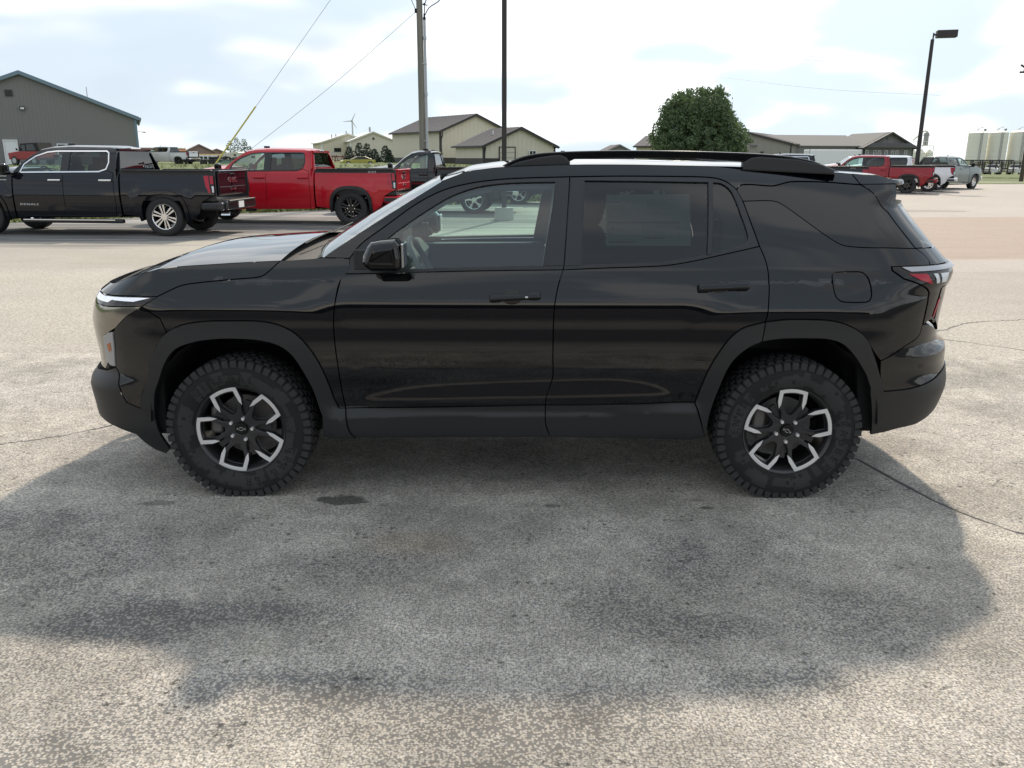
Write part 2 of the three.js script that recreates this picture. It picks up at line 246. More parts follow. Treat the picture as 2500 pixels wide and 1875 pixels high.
function lotTone(x, z, o) {   // base colour of the lot, linear, before its grain
  const n = fbm(x * 0.22 + 5, z * 0.3 + 9, 3, 12), m = fbm(x * 0.9, z * 0.9, 2, 33);
  let r = 0.3, g = 0.277, b = 0.247; const v = 0.84 + 0.32 * n;
  r *= v; g *= v; b *= v * (0.97 + 0.06 * m);
  const light = sstep(-1.6, -4.5, z); r += light * 0.012; g += light * 0.012; b += light * 0.006;
  // resurfaced dark strip under the trucks, its edge drawn out in streaks
  const streak = fbm(x * 0.16 + z * 0.05, z * 2.1 + x * 0.12, 3, 71), fine = fbm(x * 0.5, z * 5, 2, 72);
  const zb = x < -8 ? -12.6 : x < 6 ? -12.6 - 0.52 * (x + 8) : -20 - 1.2 * (x - 6), e = zb - z + (streak - 0.5) * 6.5, dk = sstep(-1.2, 1.6, e) * (1 - sstep(0.62, 0.78, fine) * 0.5);
  const D = 0.105 + 0.06 * sstep(0.45, 0.7, streak) + 0.16 * sstep(0.63, 0.7, fine) * sstep(0.45, 0.6, streak);
  r += (D * 1.0 - r) * dk; g += (D * 0.985 - g) * dk; b += (D * 0.98 - b) * dk;
  const back = sstep(3.2, 5, z); r += (0.085 - r) * back; g += (0.082 - g) * back; b += (0.08 - b) * back; if (back > 0) { r *= 0.8; g *= 0.82; b *= 0.86; }   // unseen lot behind the camera, darkened so the SUV doors mirror less light
  // concrete on the right with a reddish strip
  const cx = x - 0.3 * z, cc = sstep(3.6, 5.2, cx * 0.6 + (streak - 0.5) * 0.6) * sstep(-2.6, -4.2, z);
  if (cc > 0) {
    const k = 0.94 + 0.12 * n; let R = 0.31 * k, G = 0.28 * k, B = 0.252 * k; const zt = z + 0.12 * (x - 7) + (m - 0.5) * 0.25;
    const pink = sstep(-10.3, -10.7, zt) * sstep(-21.4, -20.7, zt); R += (0.27 - R) * pink; G += (0.208 - G) * pink; B += (0.172 - B) * pink;
    r += (R - r) * cc; g += (G - g) * cc; b += (B - b) * cc;
  }
  o[0] = r; o[1] = g; o[2] = b; o[3] = dk; o[4] = cc;
}
const enc = (v) => 255 * (v <= 0.0031308 ? 12.92 * v : 1.055 * Math.pow(v, 1 / 2.4) - 0.055);
function stoneAt(x, z, cell, k, wrap = 0) {   // nearest pebble of a jittered grid: [0..1 inside, its own random]
  const X = x / cell, Z = z / cell, xi = Math.floor(X), zi = Math.floor(Z); let best = 9, id = 0; const w = (i) => (wrap ? ((i % wrap) + wrap) % wrap : i);
  for (let i = -1; i <= 1; i++) for (let j = -1; j <= 1; j++) { const a = w(xi + i), c = w(zi + j), h = hash2(a, c, k), d = Math.hypot(xi + i + 0.15 + 0.7 * h - X, zi + j + 0.15 + 0.7 * hash2(a, c, k + 1) - Z) / (0.42 + 0.4 * hash2(a, c, k + 2)); if (d < best) { best = d; id = hash2(a, c, k + 3); } }
  return [best, id];
}
function groundSheet(label, x0, x1, z0, z1, W, H, painter) {
  const g = new THREE.PlaneGeometry(x1 - x0, z1 - z0).rotateX(-Math.PI / 2).translate((x0 + x1) / 2, 0, (z0 + z1) / 2);
  const { map, bump, scale } = painter(x0, x1, z0, z1, W, H);
  return setting('pavement', g, new THREE.MeshPhysicalMaterial({ map, bumpMap: bump, bumpScale: scale, roughness: 0.88 }), label);
}
{
  const o = [0, 0, 0, 0, 0];
  const near = (x0, x1, z0, z1, W, H) => {
    const bumpData = new Uint8Array(W * H * 4);
    const map = dataTex(W, H, (i, j, p) => {
      const x = x0 + (x1 - x0) * (i + 0.5) / W, z = z1 - (z1 - z0) * (j + 0.5) / H;
      lotTone(x, z, o);
      let worn = 0; for (const q of wornPatches) { const d = Math.hypot((x - q[0]) / q[2], (z - q[1]) / q[3]); if (d < 1.6) worn = Math.max(worn, q[4] * sstep(1.35, 0.4, d + 0.9 * (fbm(x * 4, z * 5, 3, 21) - 0.5))); }
      worn = Math.max(worn, 0.5 * sstep(0.55, 0.75, fbm(x * 1.1 + 3, z * 1.7, 3, 44)));
      const [d, id] = stoneAt(x, z, z1 > 1 ? 0.0085 : 0.0095, 5), [d2, id2] = stoneAt(x + 3, z, 0.021, 15);
      const show = id < 1 - 0.6 * worn, inS = show ? sstep(1.0, 0.55, d) : 0, big = id2 > 0.72 + 0.2 * worn ? sstep(0.5, 0.3, d2) : 0;
      const tint = 0.88 + 0.5 * (id - 0.35), nn = hash2(i, j, 8), mottle = (0.76 + 0.48 * fbm(x * 11, z * 11, 3, 27)) * (0.86 + 0.28 * sstep(0.3, 0.7, fbm(x * 2.1 + 8, z * 2.6, 4, 37)));
      let r = o[0], g = o[1], b = o[2]; const bind = 0.5 - 0.1 * worn, hue = (id * 7) % 1;
      const s = (bind + (tint * 1.26 - bind) * inS + 0.24 * big) * mottle; r *= s * (0.92 + 0.16 * nn) * (1 + 0.05 * (hue - 0.5)); g *= s * (0.92 + 0.16 * nn); b *= s * (0.92 + 0.16 * nn) * (1 - 0.07 * (hue - 0.5)); if (!inS) { r *= 0.97; b *= 1.06; }
      // rust, oil drips, pits
      const ru = Math.hypot((x + 0.42) / 0.3, (z - 0.52) / 0.16); if (ru < 1) { const k = 0.35 * (1 - ru) * (0.5 + fbm(x * 30, z * 30, 2, 9)); g *= 1 - 0.14 * k * 2; b *= 1 - 0.3 * k * 2; r *= 1 - 0.06 * k; }
      for (const [a, c, l, w, k] of [[-0.86, 0.04, 0.125, 0.055, 0.72], [-1.78, 0.08, 0.08, 0.035, 0.45], [0.2, 0.1, 0.045, 0.02, 0.5], [0.97, 0.12, 0.04, 0.018, 0.6], [0.93, 0.02, 0.05, 0.018, 0.3], [-0.64, 0.1, 0.03, 0.02, 0.4]]) { const q = Math.hypot((x - a) / l, (z - c) / w) + 0.7 * (fbm(x * 22, z * 30, 2, 17) - 0.5); if (q < 1.15) { const m = 1 - k * sstep(1.15, 0.8, q); r *= m; g *= m; b *= m; } }
      const cr = crackAt(x, z), ck = sstep(0.015, 0.007, cr); r *= 1 - 0.86 * ck; g *= 1 - 0.86 * ck; b *= 1 - 0.84 * ck;
      const pit = hash2(Math.floor(x / 0.09), Math.floor(z / 0.07), 77) > 0.93 ? sstep(0.55, 0.3, stoneAt(x, z, 0.05, 91)[0] + 0.35 * nn) : 0; r *= 1 - 0.7 * pit; g *= 1 - 0.7 * pit; b *= 1 - 0.7 * pit;
      const h = 255 * Math.max(0, 0.35 + 0.5 * inS * (0.6 + 0.4 * id) + 0.1 * nn - 0.35 * ck - 0.3 * pit), at = (j * W + i) * 4; bumpData[at] = bumpData[at + 1] = bumpData[at + 2] = Math.min(255, h); bumpData[at + 3] = 255;
      p[0] = enc(r); p[1] = enc(g); p[2] = enc(b);
    });
    const bump = new THREE.DataTexture(bumpData, W, H); bump.magFilter = THREE.LinearFilter; bump.needsUpdate = true;
    return { map, bump, scale: 0.004 };
  };
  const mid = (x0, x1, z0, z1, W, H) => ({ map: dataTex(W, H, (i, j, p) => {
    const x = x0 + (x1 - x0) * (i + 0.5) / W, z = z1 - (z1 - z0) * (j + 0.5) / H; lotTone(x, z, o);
    const st = (x1 - x0) < 20 ? stoneAt(x, z, 0.02, 5) : null, gr = st ? 0.62 + 0.5 * (1 - o[4] * 0.4) * sstep(1, 0.5, st[0]) * (0.7 + 0.6 * st[1]) + 0.1 * hash2(i, j, 3) : 0.74 + 0.4 * (0.55 * noise2(x * 60, z * 60, 2) + 0.45 * hash2(i, j, 3)), blot = 0.93 + 0.14 * fbm(x * 1.6, z * 2.6, 3, 19); let k = gr * blot;
    const joint = o[4] > 0.5 ? Math.min(Math.abs(((z + 0.05 * x + 60) % 5.2) - 2.6), 9) + 0.03 * noise2(x * 3, z * 3, 4) : 9; if (joint < 0.035 && noise2(x * 0.4, z, 55) > 0.42) k *= 0.72;
    if (st) { const ck = sstep(0.022, 0.009, crackAt(x, z)); k *= 1 - 0.75 * ck; }
    const c1 = seg(x + 0.18 * (noise2(z * 3, 1, 6) - 0.5), z, [-4.9, -7.6], [-5.7, -11.5]), c2 = 9; if (Math.min(c1, c2) < 0.02 + 0.05 * noise2(x * 4, z * 4, 88)) k *= 0.42;
    if (o[4] > 0.5 && Math.hypot((x - 13) / 3.5, (z + 25) / 0.8) < 0.8 + 0.5 * (fbm(x, z * 3, 2, 4) - 0.5)) k *= 0.7;
    p[0] = enc(o[0] * k); p[1] = enc(o[1] * k); p[2] = enc(o[2] * k);
  }), bump: null, scale: 0 });
  groundSheet('worn asphalt with tan aggregate in the foreground', -2.5, 2.5, 0.3, 2.6, 2048, 1024, near);
  groundSheet('worn asphalt with tan aggregate under the black SUV', -4.6, 4.6, -3.2, 0.3, 2048, 1536, near);
  groundSheet('asphalt left of the foreground', -4.6, -2.5, 0.3, 2.6, 512, 512, mid); groundSheet('asphalt right of the foreground', 2.5, 4.6, 0.3, 2.6, 512, 512, mid);
  groundSheet('lot just beyond the SUV', -9, 9, -9, -3.2, 2048, 1024, mid);
  groundSheet('lot between the SUV and the parked trucks, dark and streaked further back', -20, 10, -34, -9, 2048, 1536, mid);
  groundSheet('pale concrete with a reddish strip on the right', 10, 72, -66, -9, 2048, 2048, mid);
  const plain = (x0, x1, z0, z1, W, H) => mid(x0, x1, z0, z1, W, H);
  groundSheet('lot right of the SUV', 4.6, 72, -3.2, 2.6, 1024, 256, plain); groundSheet('lot left of the SUV', -60, -4.6, -3.2, 2.6, 1024, 256, plain);
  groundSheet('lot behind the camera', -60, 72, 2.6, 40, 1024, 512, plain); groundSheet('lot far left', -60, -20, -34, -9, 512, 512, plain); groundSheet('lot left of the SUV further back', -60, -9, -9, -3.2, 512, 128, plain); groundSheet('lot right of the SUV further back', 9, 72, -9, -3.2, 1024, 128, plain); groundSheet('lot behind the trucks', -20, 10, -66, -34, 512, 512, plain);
}
// grass beyond the lot: a low bank on the left, falling away on the right
const bankY = (x, d) => 0.03 + sstep(0, 26, d) * (1.02 * sstep(14, -4, x) - 0.75 * sstep(24, 60, x)) + (x < 0 ? 0.3 * sstep(70, 130, d) : 0);
{
  const grassTex = dataTex(1024, 1024, (i, j, p) => { const n = fbm(i / 16, j / 16, 4, 5, 64), h = hash2(i, j, 9), dry = sstep(0.5, 0.75, fbm(i / 64, j / 64, 3, 15, 16)); const k = 0.55 + 0.6 * n + 0.35 * (h - 0.5); p[0] = enc((0.085 + 0.075 * dry) * k); p[1] = enc((0.125 + 0.03 * dry) * k); p[2] = enc((0.032 + 0.02 * dry) * k); });
  const ds = [0, 0.6, 2, 5, 9, 14, 20, 28, 40, 60, 90, 140, 220, 400, 900], xs = Array.from({ length: 61 }, (_, i) => -60 + i * 2.25), rows = [];
  for (const d of ds) rows.push(xs.map((x) => { const X = x + Math.max(0, d - 10) * (x - 5) / 45; return [X, bankY(X, d) + (d < 0.1 ? -0.03 : 0) + 0.05 * (noise2(X, d, 3) - 0.5) * Math.min(1, d), edgeZ(x) - d]; }));
  const g = flippedUp(quads(rows)), uv = g.attributes.uv, ps = g.attributes.position; for (let i = 0; i < uv.count; i++) uv.setXY(i, ps.getX(i) / 6, ps.getZ(i) / 6);
  setting('grass_field', g, new THREE.MeshPhysicalMaterial({ map: grassTex, bumpMap: grassTex, bumpScale: 0.05, roughness: 1 }), 'rough grass field beyond the lot');
  const far = new THREE.PlaneGeometry(5000, 5000).rotateX(-Math.PI / 2).translate(0, -2.4, 0); setting('ground', far, std([0.1, 0.115, 0.05], 1), 'flat land out to the horizon');
  // standing blades along the edge of the lot
  const blade = new THREE.BufferGeometry(), bp = [], bn = [], bu = []; for (let k = 0; k < 7; k++) { const a = k * 2.4, lx = Math.cos(a), lz = Math.sin(a), w = 0.012, h = 0.55 + 0.45 * hash2(k, 1, 1), t = 0.3 + 0.35 * hash2(k, 2, 1); bp.push(lx * 0.03 - lz * w, 0, lz * 0.03 + lx * w, lx * 0.03 + lz * w, 0, lz * 0.03 - lx * w, lx * t * h, h, lz * t * h); for (let q = 0; q < 3; q++) bn.push(0, 1, 0); bu.push(0, 0, 1, 0, 0.5, 1); }
  blade.setAttribute('position', new THREE.Float32BufferAttribute(bp, 3)); blade.setAttribute('normal', new THREE.Float32BufferAttribute(bn, 3)); blade.setAttribute('uv', new THREE.Float32BufferAttribute(bu, 2));
  const N = 9000, inst = new THREE.InstancedMesh(blade, std([1, 1, 1], 0.9), N), mt = new THREE.Matrix4(), c = new THREE.Color();
  for (let i = 0; i < N; i++) { const u = rnd(), x = i < 6000 ? rr(-18, 6) : rr(-75, 8), d = i < 6000 ? -0.25 + 5 * u * u : 5 + 50 * u, X = i < 6000 ? x : x, s = (i < 6000 ? rr(0.1, 0.3) : rr(0.2, 0.45)) * (0.5 + noise2(x * 2, d * 2, 4)); mt.makeRotationY(rnd() * 6.3).scale(V(s * 1.4, s, s * 1.4)).setPosition(X, bankY(X, Math.max(0, d)) - 0.02, edgeZ(x) - d); inst.setMatrixAt(i, mt); const q = rnd(); inst.setColorAt(i, c.setRGB(0.1 + 0.12 * q * q, 0.15 + 0.06 * q, 0.035 + 0.03 * q)); }
  inst.name = 'grass'; inst.userData = { kind: 'stuff', label: 'unmown grass tufts along the edge of the lot and over the bank', category: 'grass' }; scene.add(inst);
}
// ================= buildings =================
const B = {
  greySiding: std([0.2, 0.195, 0.19], 0.7), tan: std([0.6, 0.56, 0.46], 0.7), tanWarm: std([0.62, 0.565, 0.43], 0.7), roofGrey: std([0.13, 0.125, 0.13], 0.85, { specularIntensity: 0.25 }), roofWhite: std([0.72, 0.74, 0.76], 0.5), brown: std([0.24, 0.17, 0.15], 0.7), darkTrim: std([0.035, 0.032, 0.032], 0.5), blueTrim: std([0.16, 0.23, 0.29], 0.5),
  white: std([0.74, 0.75, 0.76], 0.5), pane: std([0.02, 0.024, 0.028], 0.05), orange: std([0.36, 0.14, 0.05], 0.7), stone: std([0.28, 0.26, 0.235], 0.8), roofPale: std([0.2, 0.195, 0.19], 0.9, { specularIntensity: 0.2 }), bin: std([0.76, 0.74, 0.65], 0.5), steel: std([0.3, 0.3, 0.3], 0.5, { metalness: 0.4 }),
};
// gabled metal building: gable front at z = 0 facing +z, ridge running back along -z
function gable(name, label, [x, y, z], turn, o) {
  const { w, len, eave, apex, wall, roof, trim = roof, over = 0.35, base = 1.6 } = o, t = thing(name, label, 'building', [x, y, z], turn), h = w / 2;
  const face = [[-h, -base], [h, -base], [h, eave], [0, apex], [-h, eave]];
  const body = prism(face, -len, 0); const wallPart = part('wall', body, wall, t);
  const rise = apex - eave, slope = Math.hypot(h, rise), sx = h / slope, sy = rise / slope, k = (slope + over) / slope;
  for (const sg of [1, -1]) {
    const pl = [[0, apex + 0.02], [sg * h * k, apex - rise * k + 0.02], [sg * h * k, apex - rise * k + 0.14], [0, apex + 0.15]];
    const rp = part('roof', prism(sg > 0 ? pl : rev(pl), -len - over, over), roof, t);
    const seams = []; for (let q = 0.4; q < len; q += o.seam || 1.2) seams.push(beam([sg * 0.05, apex + 0.16, -q], [sg * h * k, apex - rise * k + 0.15, -q], 0.05, 0.05)); if (seams.length) part('roof_seam', seams, roof, rp);
    part('fascia', prism(sg > 0 ? [[0, apex - 0.16], [h * k, apex - rise * k - 0.16], [h * k, apex - rise * k + 0.16], [0, apex + 0.17]] : [[0, apex + 0.17], [-h * k, apex - rise * k + 0.16], [-h * k, apex - rise * k - 0.16], [0, apex - 0.16]], over - 0.06, over + 0.02), trim, t);
    part('gutter', box(0.16, 0.18, len + over * 2, sg * (h * k + 0.06), apex - rise * k + 0.02, -len / 2), trim, t);
    part('corner_trim', box(0.22, eave + base, 0.22, sg * (h - 0.06), (eave - base) / 2, -0.06), o.corner || trim, t);
  }
  // ribs of the metal siding on the front and both sides
  const ribs = [], step = o.rib || 0.45; for (let q = -h + step / 2; q < h; q += step) { const top = apex - rise * Math.abs(q) / h - 0.05; ribs.push(box(0.07, top + base, 0.03, q, (top - base) / 2, 0.01)); }
  for (let q = step / 2; q < len; q += step) for (const sg of [1, -1]) ribs.push(box(0.03, eave + base, 0.07, sg * (h + 0.01), (eave - base) / 2, -q)); if (ribs.length) { const sr = part('siding_rib', ribs, wall, wallPart); sr.userData.kind = 'stuff'; }
  if (o.wainscot) { part('wainscot', [box(w + 0.06, o.wainscot + base, 0.05, 0, (o.wainscot - base) / 2, 0.03), box(0.05, o.wainscot + base, len, -h - 0.03, (o.wainscot - base) / 2, -len / 2), box(0.05, o.wainscot + base, len, h + 0.03, (o.wainscot - base) / 2, -len / 2)], B.darkTrim, t); }
  return t;
}
const frameRect = (w, h, b, d) => prism([[-w / 2, -h / 2], [w / 2, -h / 2], [w / 2, h / 2], [-w / 2, h / 2]], 0, d, [[[-w / 2 + b, -h / 2 + b], [-w / 2 + b, h / 2 - b], [w / 2 - b, h / 2 - b], [w / 2 - b, -h / 2 + b]]]);
function windowOn(t, x, y, z, w, h, frame = B.white, sash = true) { const p = part('window', box(w - 0.05, h - 0.05, 0.06, x, y, z + 0.03), B.pane, t); part('frame', join([frameRect(w, h, 0.08, 0.1).translate(x, y, z + 0.02), sash ? box(0.06, h, 0.09, x, y, z + 0.055) : null]), frame, p); return p; }
{
  const g1 = gable('metal_building', 'large grey metal building with blue roof edge at the left', [-43.8, 1.07, -74.06], 0.42, { w: 18.2, len: 16, eave: 4.25, apex: 7.85, wall: B.greySiding, roof: B.blueTrim, rib: 0.3, seam: 2.4 });
  const d = part('door', box(0.95, 2.1, 0.08, -1.45, 0.98, 0.05), B.white, g1); part('frame', frameRect(1.15, 2.25, 0.09, 0.12).translate(-1.45, 1.0, 0.03), B.white, d);
  windowOn(g1, 2.95, 1.25, 0.03, 1.45, 1.15); part('vent', [box(0.6, 0.55, 0.05, -1.0, 6.1, 0.05), ...[0, 1, 2, 3].map((i) => box(0.5, 0.03, 0.05, -1.0, 5.93 + i * 0.11, 0.09))], B.darkTrim, g1);
  const wl = part('wall_lamp', rbox(0.42, 0.28, 0.25, 0.05, -0.1, 4.85, 0.14), B.darkTrim, g1); part('lens', box(0.3, 0.16, 0.02, -0.1, 4.82, 0.275), B.white, wl);
  part('camera_bracket', [rod([9.1, 3.0, 0.1], [9.6, 2.95, 0.3], 0.03), rbox(0.34, 0.16, 0.16, 0.06, 9.7, 2.92, 0.3)], B.white, g1); part('roof_pipe', rod([5.2, 5.6, -1], [5.2, 6.9, -1], 0.03), B.steel, g1);
  gable('barn', 'long white-roofed brown barn far behind the white pickup', [-80.3, 1.2, -216], 0.9, { w: 9, len: 15, eave: 1.9, apex: 3.75, wall: B.brown, roof: B.roofWhite, trim: B.brown, rib: 1.4, seam: 40 });
  const b2 = gable('barn', 'smaller white-roofed brown barn right of the long barn', [-78.6, 1.2, -224], 0.8, { w: 8, len: 9, eave: 1.3, apex: 2.75, wall: B.brown, roof: B.roofWhite, trim: B.brown, rib: 1.4, seam: 40 });
  for (const q of [-1.6, 1.6]) part('window', box(1.2, 0.7, 0.08, q, 0.7, 0.05), B.white, b2);
  const ob = thing('shed', 'orange flat-topped metal shed behind the white pickup', 'shed', [-61.6, 0.7, -146], 0.1); part('wall', box(6.2, 3.2, 5, 0, 1.0, -2.5), B.orange, ob); part('roof', box(6.4, 0.14, 5.2, 0, 2.65, -2.5), B.roofWhite, ob); part('wall_rib', Array.from({ length: 20 }, (_, i) => box(0.08, 3.2, 0.05, -2.95 + i * 0.31, 1.0, 0.02)), B.orange, ob);
  const tA = gable('metal_building', 'tan metal building with white roof, left of a matching pair', [-39.0, 0.8, -200], 0.35, { w: 12.4, len: 16, eave: 4.45, apex: 6.4, wall: B.tanWarm, roof: B.roofWhite, trim: B.tanWarm, corner: B.white, rib: 0.8, seam: 40 });
  windowOn(tA, -2.5, 2.8, 0, 1.6, 0.9, B.darkTrim); for (const [q, h] of [[-3, 6.4], [-2, 6.5], [0.5, 7.2]]) part('roof_pipe', rod([q, 5.2, -5], [q, h, -5], 0.1), B.darkTrim, tA); part('roof_pipe', rod([5.5, 4.4, -1], [5.5, 8.1, -1], 0.22), B.steel, tA);
  const tB = gable('metal_building', 'tan metal building with white roof and a small round vent, right of the pair', [-32.3, 0.8, -196], 0.35, { w: 10.8, len: 14, eave: 4.7, apex: 6.75, wall: B.tan, roof: B.roofWhite, trim: B.tan, corner: B.white, rib: 0.8, seam: 40 });
  part('vent', cyl(0.28, 0.28, 0.1, 16).rotateX(Math.PI / 2).translate(0, 5.3, 0.05), B.darkTrim, tB);
  const big = gable('metal_building', 'tall tan metal building with dark grey roof behind the wooden pole', [-4.9, 0.9, -109.2], 0.6, { w: 10.6, len: 13.5, eave: 4.2, apex: 6.3, wall: B.tan, roof: B.roofGrey, trim: B.darkTrim, rib: 0.6, seam: 0.9, wainscot: 0.9 });
  part('downpipe', [tube([[-5.2, 4.1, 0.45], [-5.1, 3.6, 0.3], [-5.15, 3.4, 0.12], [-5.15, -0.5, 0.1]], 0.07)], B.darkTrim, big);
  const sm = gable('metal_building', 'low tan metal building with dark grey roof and garage door beside the lamp post', [0.85, 0.8, -97.1], 0.5, { w: 9.6, len: 7.6, eave: 2.35, apex: 4.35, wall: B.tan, roof: B.roofGrey, trim: B.darkTrim, rib: 0.6, seam: 0.9, wainscot: 0.95 });
  const gd = part('garage_door', box(1.95, 2.6, 0.06, -1.75, 0.85, 0.08), std([0.56, 0.52, 0.43], 0.6), sm); part('frame', [box(0.12, 2.7, 0.1, -2.78, 0.9, 0.09), box(0.12, 2.7, 0.1, -0.72, 0.9, 0.09), box(2.18, 0.12, 0.1, -1.75, 2.2, 0.09)], B.darkTrim, gd); part('panel_joint', [0, 1, 2].map((i) => box(1.9, 0.03, 0.02, -1.75, 0.4 + i * 0.6, 0.115)), B.darkTrim, gd);
  windowOn(sm, 1.65, 1.55, 0.04, 0.95, 0.62); part('downpipe', [tube([[-4.75, 2.2, 0.4], [-4.65, 1.9, 0.25], [-4.68, 1.7, 0.12], [-4.68, -0.6, 0.1]], 0.06)], B.darkTrim, sm); part('roof_vent', rod([-2, 3.2, -3], [-2, 4.15, -3], 0.07), B.white, sm);
  gable('house', 'distant grey gable just above the roof rails', [22.3, 0.4, -176], 0.1, { w: 6.4, len: 9, eave: 2.6, apex: 4.15, wall: B.greySiding, roof: B.roofGrey, trim: B.roofPale, rib: 3, seam: 40 });
  gable('metal_building', 'small tan building with grey roof partly behind the tree', [24, 0.4, -116], 0.9, { w: 6, len: 6, eave: 3.1, apex: 4.4, wall: B.tanWarm, roof: B.roofGrey, trim: B.darkTrim, rib: 0.8, seam: 2 });
  // long grey store on the right: two roofs meeting
  const r1 = gable('store_building', 'grey brown building with a long low roof right of the tree', [40.2, 0.2, -146], -0.5, { w: 16, len: 24, eave: 4.1, apex: 6.1, wall: B.stone, roof: B.roofPale, trim: B.darkTrim, rib: 1.2, seam: 2.6 });
  part('wall_lamp', rbox(0.5, 0.35, 0.3, 0.08, 3.2, 2.7, 0.16), B.darkTrim, r1);
  const r2 = gable('store_building', 'grey building with a wide gable and white windows behind the dark red truck', [65.9, 0.2, -147], 0.14, { w: 9.2, len: 12, eave: 3.75, apex: 6.1, wall: B.greySiding, roof: B.roofPale, trim: B.darkTrim, rib: 1.2, seam: 40, over: 0.7 });
  part('pent_roof', prism([[-4.6, 3.6], [4.6, 3.6], [3.5, 4.35], [-3.5, 4.35]], 0, 0.9), B.roofGrey, r2); part('gable_vent', cyl(0.25, 0.25, 0.12, 14).rotateX(Math.PI / 2).translate(-0.3, 5.1, 0.05), B.roofPale, r2);
  for (const q of [-4.1, -2.6, -1.75, -0.5, 0.7, 1.55, 3.2]) windowOn(r2, q, 2.55, 0, 0.55, 1.2, B.white);
  part('side_wing', [box(16, 5.2, 9, -12, 1.2, -6)], B.greySiding, r2); part('side_roof', prism([[0, 3.75], [6.4, 5.7], [6.4, 5.85], [0, 3.9]].map(([a, b]) => [a, b]), -20.5, 0.2).rotateY(Math.PI / 2).translate(-4.3, 0, -1.2), B.roofPale, r2);
  for (const q of [-14, -9.5, -6.5]) windowOn(r2, q, 2.7, -1.5, 1.1, 0.9, B.darkTrim, false);
  // grain bins on legs
  const silo = (n, x, y, z, label) => {
    const t = thing('silo', label, 'silo', [x, y, z], 0.1, 'cream feed silos at the right edge'), R = 2.05;
    part('tank', [cyl(R, R, 6.3, 40).translate(0, 5.3, 0), cyl(R, 0.5, 1.9, 40, true).translate(0, 1.2, 0)], B.bin, t); part('roof', cyl(0.35, R + 0.05, 0.55, 40).translate(0, 8.7, 0), B.bin, t);
    part('ring', [1, 2, 3, 4, 5].map((i) => new THREE.TorusGeometry(R + 0.01, 0.035, 6, 40).rotateX(Math.PI / 2).translate(0, 2.2 + i * 1.05, 0)), B.bin, t);
    part('ladder', [rod([-0.7, 0, R + 0.1], [-0.7, 8.5, R + 0.1], 0.05), rod([-0.3, 0, R + 0.1], [-0.3, 8.5, R + 0.1], 0.05), ...Array.from({ length: 16 }, (_, i) => rod([-0.7, 0.5 + i * 0.5, R + 0.1], [-0.3, 0.5 + i * 0.5, R + 0.1], 0.03))], B.steel, t);
    for (let i = 0; i < 4; i++) { const [a, c] = polar(R - 0.1, Math.PI / 4 + i * Math.PI / 2); part('leg', box(0.22, 4, 0.22, a, 0.2, c), B.steel, t); }
    part('hatch', [tube([[-1.2, 8.8, 0], [0.2, 9.5, 0], [1.0, 9.75, 0]], 0.07), cyl(0.3, 0.3, 0.2, 14).rotateX(Math.PI / 2).translate(1.3, 9.1, 0.3), rod([-1, 8.7, 0.4], [-0.2, 9.3, 0.4], 0.05)], B.steel, t);
    part('walkway', [box(4.6, 0.08, 0.9, 0, 0.0, R + 0.4), rod([-2.3, 0.7, R + 0.8], [2.3, 0.7, R + 0.8], 0.04)], B.steel, t);
  };
  silo(0, 107.6, -0.6, -196, 'left one of the three cream silos'); silo(1, 112.3, -0.5, -196, 'middle one of the three cream silos'); silo(2, 117.2, -0.4, -196, 'right one of the three cream silos, cut by the picture edge');
  const el = thing('grain_elevator', 'pale grain elevator with spout and gantry behind the right lamp post', 'grain elevator', [104.2, -1, -216]);
  for (const q of [-1.9, 0.2, 2.3]) part('hopper', [cyl(0.95, 0.95, 2.4, 20).translate(q, 3.4, 0), cyl(0.2, 0.95, 0.8, 20).translate(q, 5.0, 0)], B.bin, el);
  part('gantry', [box(6, 0.12, 1.4, 0, 6.3, 0), rod([-3, 7.3, 0.7], [3.2, 7.3, 0.7], 0.06), ...Array.from({ length: 7 }, (_, i) => rod([-3 + i, 6.3, 0.7], [-3 + i, 7.3, 0.7], 0.05)), ...[-2.9, 0, 2.9].map((q) => rod([q, 0, 0.6], [q, 6.3, 0.6], 0.1))], B.bin, el);
  part('tower', [box(0.9, 3.2, 0.9, 1.0, 7.9, 0), box(1.2, 0.3, 1.1, 1.0, 8.9, 0)], B.steel, el); part('spout', tube([[1.3, 9.6, 0], [0.4, 9.9, 0], [-0.8, 9.0, 0], [-2.2, 7.6, 0]], 0.22), B.bin, el);
  // dealership behind the camera: pale front that the doors of the SUV mirror
  const de = thing('showroom', 'pale dealership front across the lot behind the camera', 'building', [-6, 0, 29], Math.PI);
  part('wall', box(64, 4.6, 12, 0, 2.3, -6.2), std([0.8, 0.79, 0.75], 0.6), de); part('glazing', box(61, 2.7, 0.1, 0, 1.35, -0.18), B.pane, de); part('roof_edge', box(64.4, 0.2, 12.4, 0, 4.7, -6.2), std([0.8, 0.8, 0.78], 0.5), de);
}
